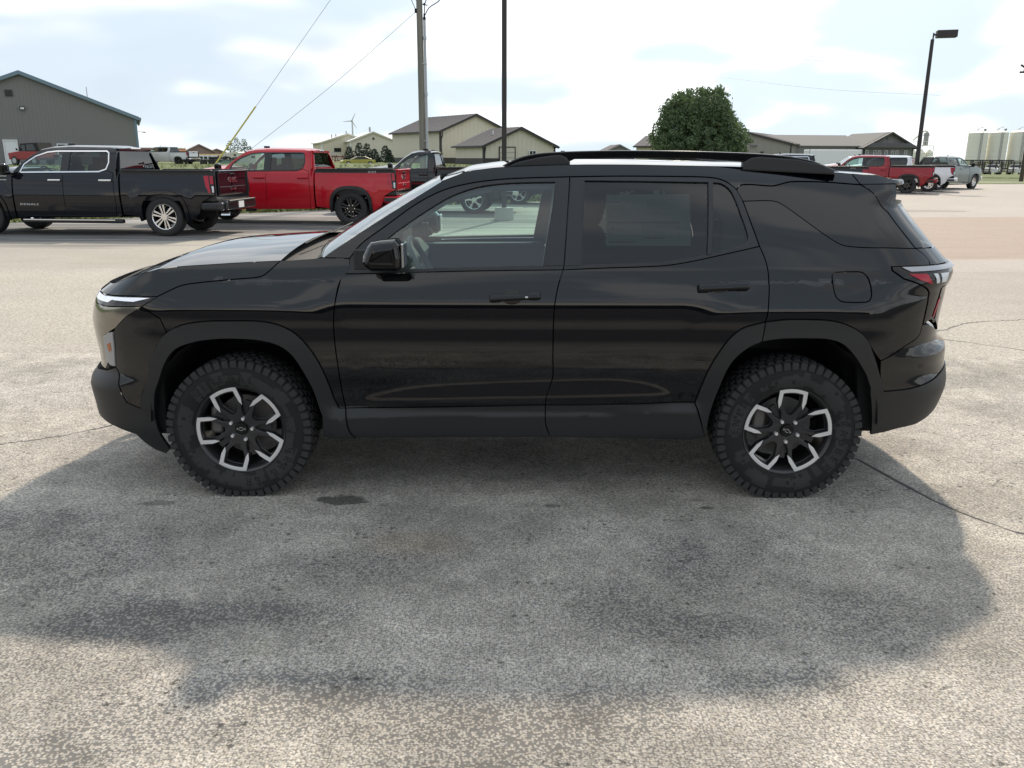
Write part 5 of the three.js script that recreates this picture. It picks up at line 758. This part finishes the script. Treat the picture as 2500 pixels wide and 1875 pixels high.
// contact line of the near tyres -> the truck's own origin (front axle, middle of the truck)
const truckAt = (fx, fz, rx, rz, far = 1) => { const l = Math.hypot(rx - fx, rz - fz), dx = (rx - fx) / l, dz = (rz - fz) / l, h = (TRUCK_HALF - 0.05) * far; return [[fx + dz * h, fz - dx * h], dir2turn(dx, dz)]; };
const ROW = 'pickup trucks parked in a slanting row along the far side of the lot';
{
  const navy = paintOf([0.0045, 0.0055, 0.0095], 0.04), red = paintOf([0.42, 0.008, 0.018], 0.12), darkRed = paintOf([0.27, 0.012, 0.018], 0.1), coal = paintOf([0.012, 0.013, 0.015], 0.06), white = paintOf([0.74, 0.76, 0.78], 0.12), sage = paintOf([0.2, 0.235, 0.225], 0.2), ink = paintOf([0.007, 0.008, 0.011], 0.06);
  const plate = std([0.75, 0.74, 0.74], 0.5);
  pickup('pickup_truck', 'black crew cab pickup with chrome window trim and chrome wheels, nearest of the parked trucks', ...truckAt(-11.73, -14.82, -7.64, -14.54), { paint: navy, trim: M.chrome, handle: M.chrome, mirrorCap: M.chrome, wheels: 'chrome', step: true, vent: true, sideBadge: 'DENALI', maker: 'GMC', gateBadge: 'SIERRA', plate, exhaust: true, bumper: std([0.05, 0.05, 0.055], 0.15, { metalness: 0.6 }), group: ROW });
  pickup('pickup_truck', 'bright red crew cab pickup with black wheels and black arch trim', ...truckAt(-8.27, -18.25, -4.18, -17.92), { paint: red, arch: M.trim, wheels: 'black', bedBadge: 'X31', maker: 'GMC', gateBadge: 'SIERRA', bumper: red, group: ROW });
  const fromRear = (rx, rz, wb, deg = 25) => { const a = THREE.MathUtils.degToRad(deg); return truckAt(rx - Math.cos(a) * wb, rz - Math.sin(a) * wb, rx, rz); };
  pickup('pickup_truck', 'black single cab pickup between the red truck and the lamp post', ...fromRear(-1.22, -22.6, 3.3, 5), { cab: 'regular', wb: 3.3, paint: ink, wheels: 'five', group: ROW });
  pickup('pickup_truck', 'dark pickup of which only a wheel and the roof line show behind the SUV', ...fromRear(4.3, -27.9, 4.1, 5), { paint: coal, wheels: 'five', group: ROW });
  pickup('pickup_truck', 'white pickup whose roof shows over the roof rails in front of the tree', ...fromRear(12.1, -34.5, 4.1, 15), { paint: white, wheels: 'chrome', group: ROW });
  pickup('pickup_truck', 'black pickup with chrome window trim over the tail of the SUV', ...fromRear(13.9, -32.6, 4.1, 18), { paint: ink, trim: M.chrome, wheels: 'black', bedBadge: 'Z71', group: ROW });
  pickup('pickup_truck', 'dark red crew cab pickup with black wheels right of the SUV', ...fromRear(20.46, -40.27, 4.1), { paint: darkRed, arch: M.trim, wheels: 'black', bumper: darkRed, group: ROW });
  pickup('pickup_truck', 'white single cab pickup behind the dark red truck', ...fromRear(22.5, -46.5, 3.9), { cab: 'regular', wb: 3.9, paint: white, wheels: 'hd', group: ROW });
  pickup('pickup_truck', 'white crew cab pickup with bright wheels behind the tail of the dark red truck', ...fromRear(22.9, -42.98, 4.1), { paint: white, arch: M.trim, wheels: 'hd', group: ROW });
  pickup('pickup_truck', 'grey green crew cab pickup facing right at the end of the row', ...truckAt(28.3, -48.4, 24.96, -45.97, -1), { paint: sage, wheels: 'hd', step: true, group: ROW });
  pickup('pickup_truck', 'white pickup parked on the grass in front of the orange building', ...truckAt(-38.4, -85, -34.4, -84.2), { paint: white, wheels: 'black', group: ROW }, 0.9);
}
// ================= trees, poles, wires, the rest =================
const leafMat = std([0.085, 0.135, 0.052], 0.85, { transmission: 0.35, thickness: 0 }), leafLight = std([0.12, 0.175, 0.065], 0.85, { transmission: 0.35, thickness: 0 }), bark = std([0.075, 0.058, 0.045], 0.9), juniper = std([0.028, 0.045, 0.026], 0.8);
function leafGeo(list, size, up = 0) {   // list of [x, y, z] -> little folded leaf sprays
  const pos = [], nor = [], n = V(0, 0, 0), a = V(0, 0, 0), b = V(0, 0, 0);
  for (const [x, y, z, s = 1] of list) { n.set(rr(-1, 1), rr(-0.4, 1), rr(-1, 1)).normalize(); a.set(rr(-1, 1), rr(-1, 1) + up, rr(-1, 1)).cross(n).normalize(); b.crossVectors(n, a); const l = size * s * rr(0.7, 1.3), w = l * rr(0.35, 0.55); for (const [p, q] of [[-1, 0], [0, -1], [1, 0], [-1, 0], [1, 0], [0, 1]]) { pos.push(x + a.x * l * p + b.x * w * q + n.x * 0.1 * l * Math.abs(q), y + a.y * l * p + b.y * w * q, z + a.z * l * p + b.z * w * q); nor.push(n.x, n.y, n.z); } }
  const g = new THREE.BufferGeometry(); g.setAttribute('position', new THREE.Float32BufferAttribute(pos, 3)); g.setAttribute('normal', new THREE.Float32BufferAttribute(nor, 3)); return g;
}
{
  // broad tree behind the roof rails: limbs, then leaf clumps at the ends of the twigs
  const t = thing('tree', 'broad leafy green tree standing beyond the parked trucks', 'tree', [18.9, 0.2, -84]);
  const wood = [rod([0, -0.6, 0], [0.1, 2.2, 0], 0.3, 0.22)], tips = [];
  const grow = (p, d, l, r, k) => { const e = [p[0] + d.x * l, p[1] + d.y * l, p[2] + d.z * l]; wood.push(rod(p, e, r, r * 0.65, 5)); if (k === 0) { tips.push(e); return; } const n = k > 2 ? 4 : 3; for (let i = 0; i < n; i++) grow(e, V(d.x * 0.6 + rr(-1, 1), d.y * 0.5 + rr(-0.25, 0.8), d.z * 0.6 + rr(-1, 1)).normalize(), l * rr(0.62, 0.85), r * 0.6, k - 1); };
  for (let i = 0; i < 9; i++) { const a = i * 0.7 + rr(-0.2, 0.2); grow([0.05, 1.2 + 0.15 * i, 0], V(Math.cos(a) * 0.9, rr(0.35, 1.15), Math.sin(a) * 0.9).normalize(), rr(1.3, 2.0), 0.13, 3); }
  const inside = ([x, y, z]) => { const h = (y - 0.8) / 7.75; if (h < 0 || h > 1) return false; const R = 5.35 * Math.pow(Math.max(0, 1 - h), 0.33) * (0.8 + 0.34 * fbm(Math.atan2(z, x) * 1.6 + 9, y * 0.9, 2, 3)) * (0.86 + 0.3 * noise2(Math.atan2(z, x) * 2 + 9, y * 0.8, 3)); return Math.hypot(x, z) < R; };
  const clumps = tips.filter(inside); for (let i = 0; i < 2300; i++) { const a = rr(0, 6.28), h = rr(0.02, 1), r = 5.3 * Math.sqrt(rr(0.25, 1)), p = [r * Math.cos(a), 0.8 + 7.75 * h, r * Math.sin(a)]; if (inside(p)) clumps.push(p); }
  for (let i = 0; i < 420; i++) { const a = rr(0, 6.28), h = rr(0.55, 1), r = 3.2 * Math.sqrt(rnd()), q = [r * Math.cos(a), 0.8 + 7.4 * h, r * Math.sin(a)]; if (inside(q)) clumps.push(q); }
  const sprays = [[], []]; for (const c of clumps) { const k = rnd() < 0.3 ? 1 : 0, n = 16 + Math.floor(rnd() * 16), R = rr(0.28, 0.6); for (let i = 0; i < n; i++) { const u = V(rr(-1, 1), rr(-0.8, 1), rr(-1, 1)).normalize().multiplyScalar(R * Math.cbrt(rnd())); sprays[k].push([c[0] + u.x, c[1] + u.y, c[2] + u.z]); } }
  part('trunk', wood, bark, t); part('crown', leafGeo(sprays[0], 0.16), leafMat, t); part('crown', leafGeo(sprays[1], 0.16), leafLight, t);
  const shrub = (name, label, x, y, z, w, h, mat, spires, n, cat = 'shrub') => { const s = thing(name, label, cat, [x, y, z]), pts = [], st = []; for (const [sx, sh, sw] of spires) { for (let i = 0; i < n; i++) { const q = Math.pow(rnd(), 1.3), r = sw * 1.05 * Math.pow(1 - q, 0.5) * Math.sqrt(rnd()) + 0.05, a = rr(0, 6.3); pts.push([sx + r * Math.cos(a) + 0.12 * (rnd() - 0.5), 0.1 + sh * q, r * Math.sin(a), 1 - 0.4 * q]); } st.push(rod([sx, -0.8, 0], [sx, sh * 0.8, 0], 0.08, 0.03, 5)); } part('stem', st, bark, s); part('foliage', leafGeo(pts, 0.17, 1.5), mat, s); return s; };
  shrub('bush', 'loose green bush behind the yellow cable guard on the left', -38.2, 1.0, -116, 3, 3.4, leafMat, [[-1.1, 2.9, 1.0], [-0.2, 3.3, 0.9], [0.8, 3.2, 0.9], [1.5, 2.2, 0.8]], 420);
  shrub('juniper', 'cluster of dark juniper shrubs in front of the tan buildings', -19.5, 1.15, -106, 4, 2.3, juniper, [[-1.4, 1.9, 0.8], [-0.1, 2.35, 0.9], [0.9, 2.3, 0.8], [1.8, 1.6, 0.8]], 520);
  shrub('juniper', 'single dark juniper shrub at the corner of the tall tan building', -16.3, 1.15, -106, 1, 2.1, juniper, [[0, 2.0, 0.9], [0.5, 1.5, 0.6]], 520);
  // wooden pole with conduit
  const p = thing('utility_pole', 'weathered wooden utility pole with a grey conduit behind the single cab truck', 'utility pole', [-3.87, 0, -33.06]);
  const woodTex = dataTex(64, 512, (i, j, q) => { const n = fbm(i / 2.5, j / 60, 3, 4), k = 0.7 + 0.6 * n; q[0] = enc(0.2 * k); q[1] = enc(0.19 * k); q[2] = enc(0.165 * k); });
  part('pole', cyl(0.115, 0.145, 13.4, 18).translate(0, 6.5, 0), new THREE.MeshPhysicalMaterial({ map: woodTex, bumpMap: woodTex, bumpScale: 0.01, roughness: 0.9 }), p);
  part('conduit', [rod([0.2, 0, 0.06], [0.2, 7.2, 0.06], 0.055), ...[1.4, 4.3, 6.5].map((y) => cyl(0.072, 0.072, 0.14, 14).translate(0.2, y, 0.06)), ...[0.8, 2.4, 5.5].map((y) => box(0.3, 0.03, 0.15, 0.12, y, 0.04))], std([0.42, 0.44, 0.47], 0.5), p);
  part('weatherhead', [rod([0.2, 7.15, 0.06], [0.2, 7.45, 0.06], 0.05, 0.03), cyl(0.06, 0.06, 0.1, 10).translate(0.2, 7.25, 0.06), box(0.08, 0.16, 0.1, -0.15, 7.55, 0.05), box(0.05, 0.1, 0.06, -0.13, 8.0, 0.06)], M.dark, p);
  part('drip_loop', [tube([[0.2, 7.4, 0.06], [0.27, 7.9, 0.1], [0.55, 8.25, 0.1], [1.0, 8.4, 0.1], [1.4, 8.5, 0.1], [2.2, 9.4, 0.1]], 0.02), tube([[0.21, 7.35, 0.06], [0.4, 7.65, 0.1], [0.85, 7.95, 0.1], [1.0, 8.3, 0.1], [1.0, 9.2, 0.1], [0.1, 11, 0.1]], 0.02), tube([[-0.16, 7.62, 0.05], [-0.32, 8.0, 0.08], [-0.36, 8.6, 0.08], [-0.2, 10, 0.08]], 0.014)], M.dark, p);
  part('service_bracket', [rod([0.12, 7.8, 0.05], [0.34, 7.76, 0.05], 0.018), cyl(0.03, 0.03, 0.09, 8).translate(0.2, 7.8, 0.05)], M.dark, p);
  const steelWire = std([0.36, 0.36, 0.37], 0.4, { metalness: 0.5 });
  const w1 = solo('guy_wire', 'steel guy wire with a yellow plastic guard at its foot', 'cable', rod([-13.9, 0.1, -33.06], [-4, 12.3, -33.06], 0.009), steelWire, undefined); part('yellow_guard', rod([-12.9, 1.332, -33.03], [-10.9, 3.797, -33.03], 0.034), std([0.62, 0.53, 0.13], 0.5), w1);
  solo('span_wire', 'thin steel wire running down from the wooden pole towards the bush', 'cable', tube([[-4, 7.55, -33.1], [-7.6, 4.7, -33.2], [-11.19, 2.15, -33.3], [-14.2, 0.1, -33.4]], 0.009, 60), steelWire);
  // lamp posts
  const lampMat = std([0.02, 0.017, 0.016], 0.5);
  const lp = thing('lamp_post', 'square dark brown lamp post standing in the middle of the lot', 'lamp post', [-0.24, 0, -20.06]); part('post', rbox(0.135, 9.4, 0.135, 0.012, 0, 4.7, 0), lampMat, lp); part('base', cyl(0.26, 0.28, 0.35, 20).translate(0, 0.17, 0), std([0.4, 0.38, 0.35], 0.9), lp); part('lamp_arm', rod([-0.3, 9.3, 0], [0.3, 9.3, 0], 0.04), lampMat, lp); part('lamp_head', rbox(0.9, 0.26, 0.4, 0.03, 0.7, 9.35, 0), lampMat, lp); part('plate', box(0.02, 0.06, 0.1, 0.075, 1.5, 0), M.silverTrim, lp);
  const l2 = thing('lamp_post', 'slim dark lamp post with a box lamp head on the right', 'lamp post', [24.5, 0, -48.06]); part('post', cyl(0.1, 0.14, 8.5, 14).translate(0, 4.25, 0), lampMat, l2); part('lamp_arm', [rod([0.02, 8.45, 0], [0.03, 8.85, 0], 0.045), rod([0.03, 8.75, 0], [0.3, 8.75, 0], 0.05)], lampMat, l2); part('lamp_head', rbox(1.1, 0.4, 0.55, 0.03, 0.72, 8.77, 0).rotateY(-0.25), lampMat, l2);
  const l3 = thing('lamp_post', 'lamp post of which only the tip of a bracket reaches into the right edge', 'lamp post', [25.6, 0, -36.06]); part('post', cyl(0.08, 0.12, 7, 12).translate(0, 3.5, 0), lampMat, l3); part('bracket', [rod([0, 5.6, 0], [-2.6, 5.55, 0], 0.045), rod([-2.42, 5.55, 0], [-2.42, 5.78, 0], 0.03), rod([-2.42, 5.76, 0], [-2.6, 5.86, 0], 0.045)], lampMat, l3);
  const wp = thing('utility_pole', 'wooden pole at the right edge before the silos', 'utility pole', [52.4, -0.4, -84]); part('pole', cyl(0.16, 0.2, 10, 14).translate(0, 5, 0), bark, wp); part('cross_arm', box(2.2, 0.12, 0.1, 0, 9.3, 0), bark, wp);
  const tp = thing('utility_pole', 'thin distant pole at the left side of the tree', 'utility pole', [16.2, 0, -96]); part('pole', cyl(0.07, 0.1, 5.5, 8).translate(0, 2.75, 0), bark, tp); part('cross_arm', box(0.4, 0.08, 0.08, 0, 5.2, 0), bark, tp);
  [['upper faint power line over the tree on the right', [28, 17.6, -119], [49, 15.0, -119]], ['second faint power line high on the right', [29, 17.1, -119], [47, 14.7, -119]], ['lowest faint power line crossing the blue patch on the right', [28.0, 12.9, -119], [60, 10.5, -119]]].forEach(([l, a, b]) => solo('power_line', l, 'cable', tube([a, [(a[0] + b[0]) / 2, (a[1] + b[1]) / 2 - 0.45, a[2]], b], 0.014, 24, 4), steelWire));
  // wind turbine far off
  const wt = thing('wind_turbine', 'tiny white wind turbine on the horizon behind the tan pair', 'wind turbine', [-166.7, -2, -896]), wm = std([0.6, 0.61, 0.62], 0.5); part('tower', cyl(0.7, 1.2, 41, 10).translate(0, 20, 0), wm, wt); part('nacelle', rbox(1.8, 1.8, 3.5, 0.5, 0, 41, 0), wm, wt); for (const a of [0.55, 0.55 + 2.09, 0.55 + 4.19]) part('blade', prism([[-0.6, 0], [0.6, 0], [0.25, 9], [-0.1, 9]], -0.2, 0.2).rotateZ(a - 1).translate(0, 41, 2), wm, wt);
  // entrance sign
  const sg = thing('sign', 'white ENTRANCE sign with red letters beside the right lamp post', 'sign', [26.75, 0, -54.06], -0.1); part('panel', box(1.15, 0.26, 0.04, 0, 1.66, 0), std([0.7, 0.66, 0.66], 0.5), sg); part('frame', [box(1.25, 0.04, 0.06, 0, 1.81, 0), box(1.25, 0.04, 0.06, 0, 1.51, 0), box(0.04, 0.32, 0.06, -0.62, 1.66, 0), box(0.04, 1.8, 0.06, 0.62, 0.9, 0), box(0.04, 1.6, 0.06, -0.62, 0.75, 0)], M.trim, sg); part('lettering', text3('ENTRANCE', 0.15, 0.01).translate(0, 1.66, 0.02), std([0.4, 0.03, 0.04], 0.5), sg);
  // box trailer behind the parked trucks on the right
  const bt = thing('box_trailer', 'plain white box trailer left of the dark red truck', 'trailer', [28.2, 0, -72], -0.1); part('body', rbox(4.4, 2.1, 2.2, 0.06, 0, 1.5, 0), B.white, bt); part('corner_rail', [-2.2, 2.2].map((q) => box(0.06, 2.1, 0.06, q, 1.5, 1.1)), M.silverTrim, bt); for (const q of [-0.5, 0.6]) part('wheel', cyl(0.36, 0.36, 0.25, 20).rotateX(Math.PI / 2).translate(q, 0.36, 0.95), M.rubber, bt);
  // far left: soft-top car, flatbed trailer, skip of tyres, bus, camper, sports car, implement
  const car = (name, label, cat, pos, turn, paint, roofM, prof, roof, glass, R, wx, wd) => { const t2 = thing(name, label, cat, pos, turn); const hw = wd / 2; part('body', prism(prof, -hw, hw, [], 0.05), paint, t2); part('roof', prism(roof, -hw + 0.1, hw - 0.1, [], 0.05), roofM, t2); for (const s of [1, -1]) { for (const gl of glass) part('window', prism(s > 0 ? gl : gl, s > 0 ? hw - 0.1 : -hw + 0.08, s > 0 ? hw - 0.08 : -hw + 0.1), B.pane, t2); for (const q of wx) { part('wheel', cyl(R, R, 0.22, 24).rotateX(Math.PI / 2).translate(q, R, s * (hw - 0.1)), M.rubber, t2); part('wheel_cover', cyl(R * 0.6, R * 0.6, 0.03, 20).rotateX(Math.PI / 2).translate(q, R, s * (hw + 0.015)), M.silverTrim, t2); } } return t2; };
  const jeepRed = paintOf([0.3, 0.022, 0.026], 0.35);
  const jp = car('soft_top_car', 'small red off-roader with black soft top parked by the grey building', 'car', [-39.4, 1.05, -66.6], -0.35, jeepRed, std([0.02, 0.02, 0.022], 0.9), [[-1.75, 0.45], [-1.8, 0.95], [-0.8, 1.08], [1.55, 1.08], [1.6, 0.45]], [[-0.75, 1.1], [-0.42, 1.72], [1.35, 1.78], [1.58, 1.1]], [[[0.25, 1.15], [0.25, 1.62], [1.0, 1.66], [1.25, 1.15]], [[-0.55, 1.13], [-0.3, 1.58], [0.1, 1.6], [0.1, 1.13]]], 0.36, [-1.15, 1.0], 1.65);
  part('back_window', box(0.04, 0.42, 1.1, 1.38, 1.42, 0), B.pane, jp); part('tail_light', [box(0.05, 0.16, 0.16, 1.6, 0.85, 0.68), box(0.05, 0.16, 0.16, 1.6, 0.85, -0.68)], M.redLens, jp); part('rear_bumper', box(0.15, 0.16, 1.6, 1.68, 0.5, 0), M.trim, jp); part('door_mirror', rbox(0.08, 0.18, 0.16, 0.03, -0.6, 1.25, 0.95), M.trim, jp);
  const gt = paintOf([0.36, 0.33, 0.06], 0.25), sc = car('sports_car', 'low yellow and black coupe in front of the juniper shrubs', 'car', [-18.9, 0.72, -101], 0.35, gt, paintOf([0.2, 0.17, 0.1], 0.3), [[-2.1, 0.28], [-2.15, 0.6], [-1.9, 0.78], [0.6, 0.85], [1.9, 0.8], [2.0, 0.5], [1.9, 0.28]], [[-0.9, 0.85], [-0.2, 1.2], [0.7, 1.2], [1.6, 0.86]], [[[-0.6, 0.9], [-0.1, 1.14], [0.6, 1.14], [1.2, 0.9]]], 0.32, [-1.35, 1.3], 1.7);
  part('bonnet_stripe', box(1.2, 0.02, 0.7, -1.2, 0.835, 0), M.gloss, sc); part('tail_panel', box(0.06, 0.3, 1.5, 2.02, 0.55, 0), M.gloss, sc);
  const fb = thing('flatbed_trailer', 'dark flatbed trailer behind the white pickup on the grass', 'trailer', [-31.6, 0.85, -84.5], -0.15); part('deck', [box(4.4, 0.12, 2.0, 0, 0.62, 0), box(4.4, 0.1, 0.06, 0, 0.5, 1.0)], M.trim, fb); part('drawbar', beam([-2.2, 0.5, 0], [-3.4, 0.45, 0], 0.1, 0.1), M.trim, fb); for (const q of [0.2, 1.1]) part('wheel', cyl(0.33, 0.33, 0.24, 18).rotateX(Math.PI / 2).translate(q, 0.33, 0.95), M.rubber, fb);
  const sk = thing('skip', 'pale green skip filled with old tyres', 'skip', [-32.4, 0.75, -91.5], -0.1); part('body', prism([[-1.0, 0], [1.0, 0], [1.35, 0.72], [-1.35, 0.72]], -0.8, 0.8), std([0.16, 0.27, 0.23], 0.7), sk); for (let i = 0; i < 9; i++) part('old_tyre', new THREE.TorusGeometry(0.26, 0.1, 8, 18).rotateX(rr(0.6, 1.6)).rotateY(rr(0, 3)).translate(-1.1 + i * 0.28, 0.8 + 0.16 * rnd(), rr(-0.3, 0.5)), M.rubber, sk);
  const bus = thing('bus', 'white bus with an orange roof edge parked beyond the skip', 'bus', [-41.4, 0.6, -116], -0.15); part('body', rbox(4.6, 1.15, 2.2, 0.12, 0, 0.85, 0), B.white, bus); part('roof', rbox(4.5, 0.2, 2.1, 0.1, 0, 1.48, 0), std([0.6, 0.4, 0.16], 0.5), bus); for (let i = 0; i < 6; i++) part('window', box(0.5, 0.35, 0.03, -1.7 + i * 0.66, 1.1, 1.1), B.pane, bus); for (const q of [-1.5, 1.4]) part('wheel', cyl(0.38, 0.38, 0.25, 18).rotateX(Math.PI / 2).translate(q, 0.2, 1.0), M.rubber, bus);
  const rv = thing('camper', 'cream camper with dark windows left of the red truck', 'camper', [-35.2, 0.6, -106.5], -0.1); part('body', prism([[-1.9, 0.3], [2.6, 0.3], [2.6, 1.75], [0.4, 1.75], [0.2, 1.85], [-0.4, 1.85], [-0.7, 1.72], [-1.75, 1.72], [-1.95, 1.2]], -1.0, 1.0, [], 0.06), std([0.6, 0.59, 0.5], 0.5), rv); for (const [q, r, w, h] of [[-0.15, 0.95, 0.55, 0.45], [-0.12, 1.45, 0.3, 0.22], [0.75, 1.25, 0.3, 0.25], [-1.35, 1.0, 0.5, 0.3]]) part('window', box(w, h, 0.04, q, r, 1.0), B.pane, rv); part('awning_box', box(0.5, 0.45, 0.12, -1.4, 0.95, 1.03), B.white, rv); for (const q of [-0.9, 1.2]) part('wheel', cyl(0.33, 0.33, 0.22, 18).rotateX(Math.PI / 2).translate(q, 0.2, 0.95), M.rubber, rv);
  const im = thing('farm_implement', 'rusty red farm implement beside the juniper shrubs', 'farm machine', [-23.0, 0.9, -111], 0.3), rust = std([0.2, 0.04, 0.035], 0.7); part('frame', Array.from({ length: 9 }, (_, i) => beam([-1.2 + i * 0.28, rr(0, 0.3), rr(-0.4, 0.4)], [-1.2 + i * 0.3 + rr(-0.4, 0.4), rr(0.9, 1.5), rr(-0.4, 0.4)], 0.07, 0.07)), rust, im); part('beam', [box(2.6, 0.12, 0.12, 0, 1.0, 0), box(2.2, 0.1, 0.1, 0.1, 0.5, 0.3)], rust, im); part('hopper', box(0.8, 0.35, 0.6, -0.9, 1.35, 0), std([0.5, 0.45, 0.42], 0.6), im);
  // pens and two parked cars at the far right
  const fence = (x0, x1, z, y0, label) => { const t2 = thing('pen_fence', label, 'fence', [(x0 + x1) / 2, y0, z]), n = 9, wdt = x1 - x0; for (let i = 0; i <= n; i++) part('post', box(0.14, 1.7, 0.14, -wdt / 2 + (wdt * i) / n, 0.85, 0), bark, t2); for (const h of [0.35, 0.75, 1.15, 1.55]) part('rail', box(wdt, 0.09, 0.05, 0, h, 0.08), bark, t2); };
  fence(65.4, 73, -118, -0.2, 'dark open pen fence before the silos'); 
  const tl = thing('loading_frame', 'dark steel loading frame above the white cars at the far right', 'frame', [68.5, -0.3, -121.5]); part('frame', [-2.6, -1.2, 0.2, 1.6, 3.0, 4.4].flatMap((q) => [box(0.14, 2.1, 0.14, q, 1.05, 0), box(0.12, 2.1, 0.12, q + 0.5, 1.05, -1.5)]), M.trim, tl); part('beam', [box(7.6, 0.16, 0.2, 0.9, 2.0, 0), box(7.6, 0.12, 0.12, 0.9, 1.4, -0.8), box(7.6, 0.1, 0.1, 0.9, 0.9, -1.4)], M.trim, tl);
  const wc = (label, x, z, turn) => { const c2 = car('parked_car', label, 'car', [x, -0.25, z], turn, paintOf([0.7, 0.71, 0.72], 0.25), paintOf([0.7, 0.71, 0.72], 0.25), [[-1.9, 0.3], [-1.95, 0.75], [-1.0, 0.92], [1.7, 0.92], [1.9, 0.75], [1.85, 0.3]], [[-0.95, 0.92], [-0.5, 1.38], [0.9, 1.38], [1.5, 0.92]], [[[-0.75, 0.95], [-0.42, 1.3], [0.8, 1.3], [1.2, 0.95]]], 0.32, [-1.2, 1.2], 1.7); part('windscreen', prism([[-0.78, -0.4], [0.78, -0.4], [0.62, 0], [-0.62, 0]], 0, 0.02).rotateX(-0.7).rotateY(-Math.PI / 2).translate(-0.62, 1.33, 0), B.pane, c2); part('headlight', [box(0.05, 0.14, 0.3, -1.95, 0.66, 0.55), box(0.05, 0.14, 0.3, -1.95, 0.66, -0.55)], M.lens, c2); };
  wc('white car before the pens, left of two', 69.2, -119.5, 0.95); wc('white car before the pens, right of two', 72.6, -119.5, 0.95);
}
camera.updateMatrixWorld(); scene.updateMatrixWorld(true);
renderer.render(scene, camera);
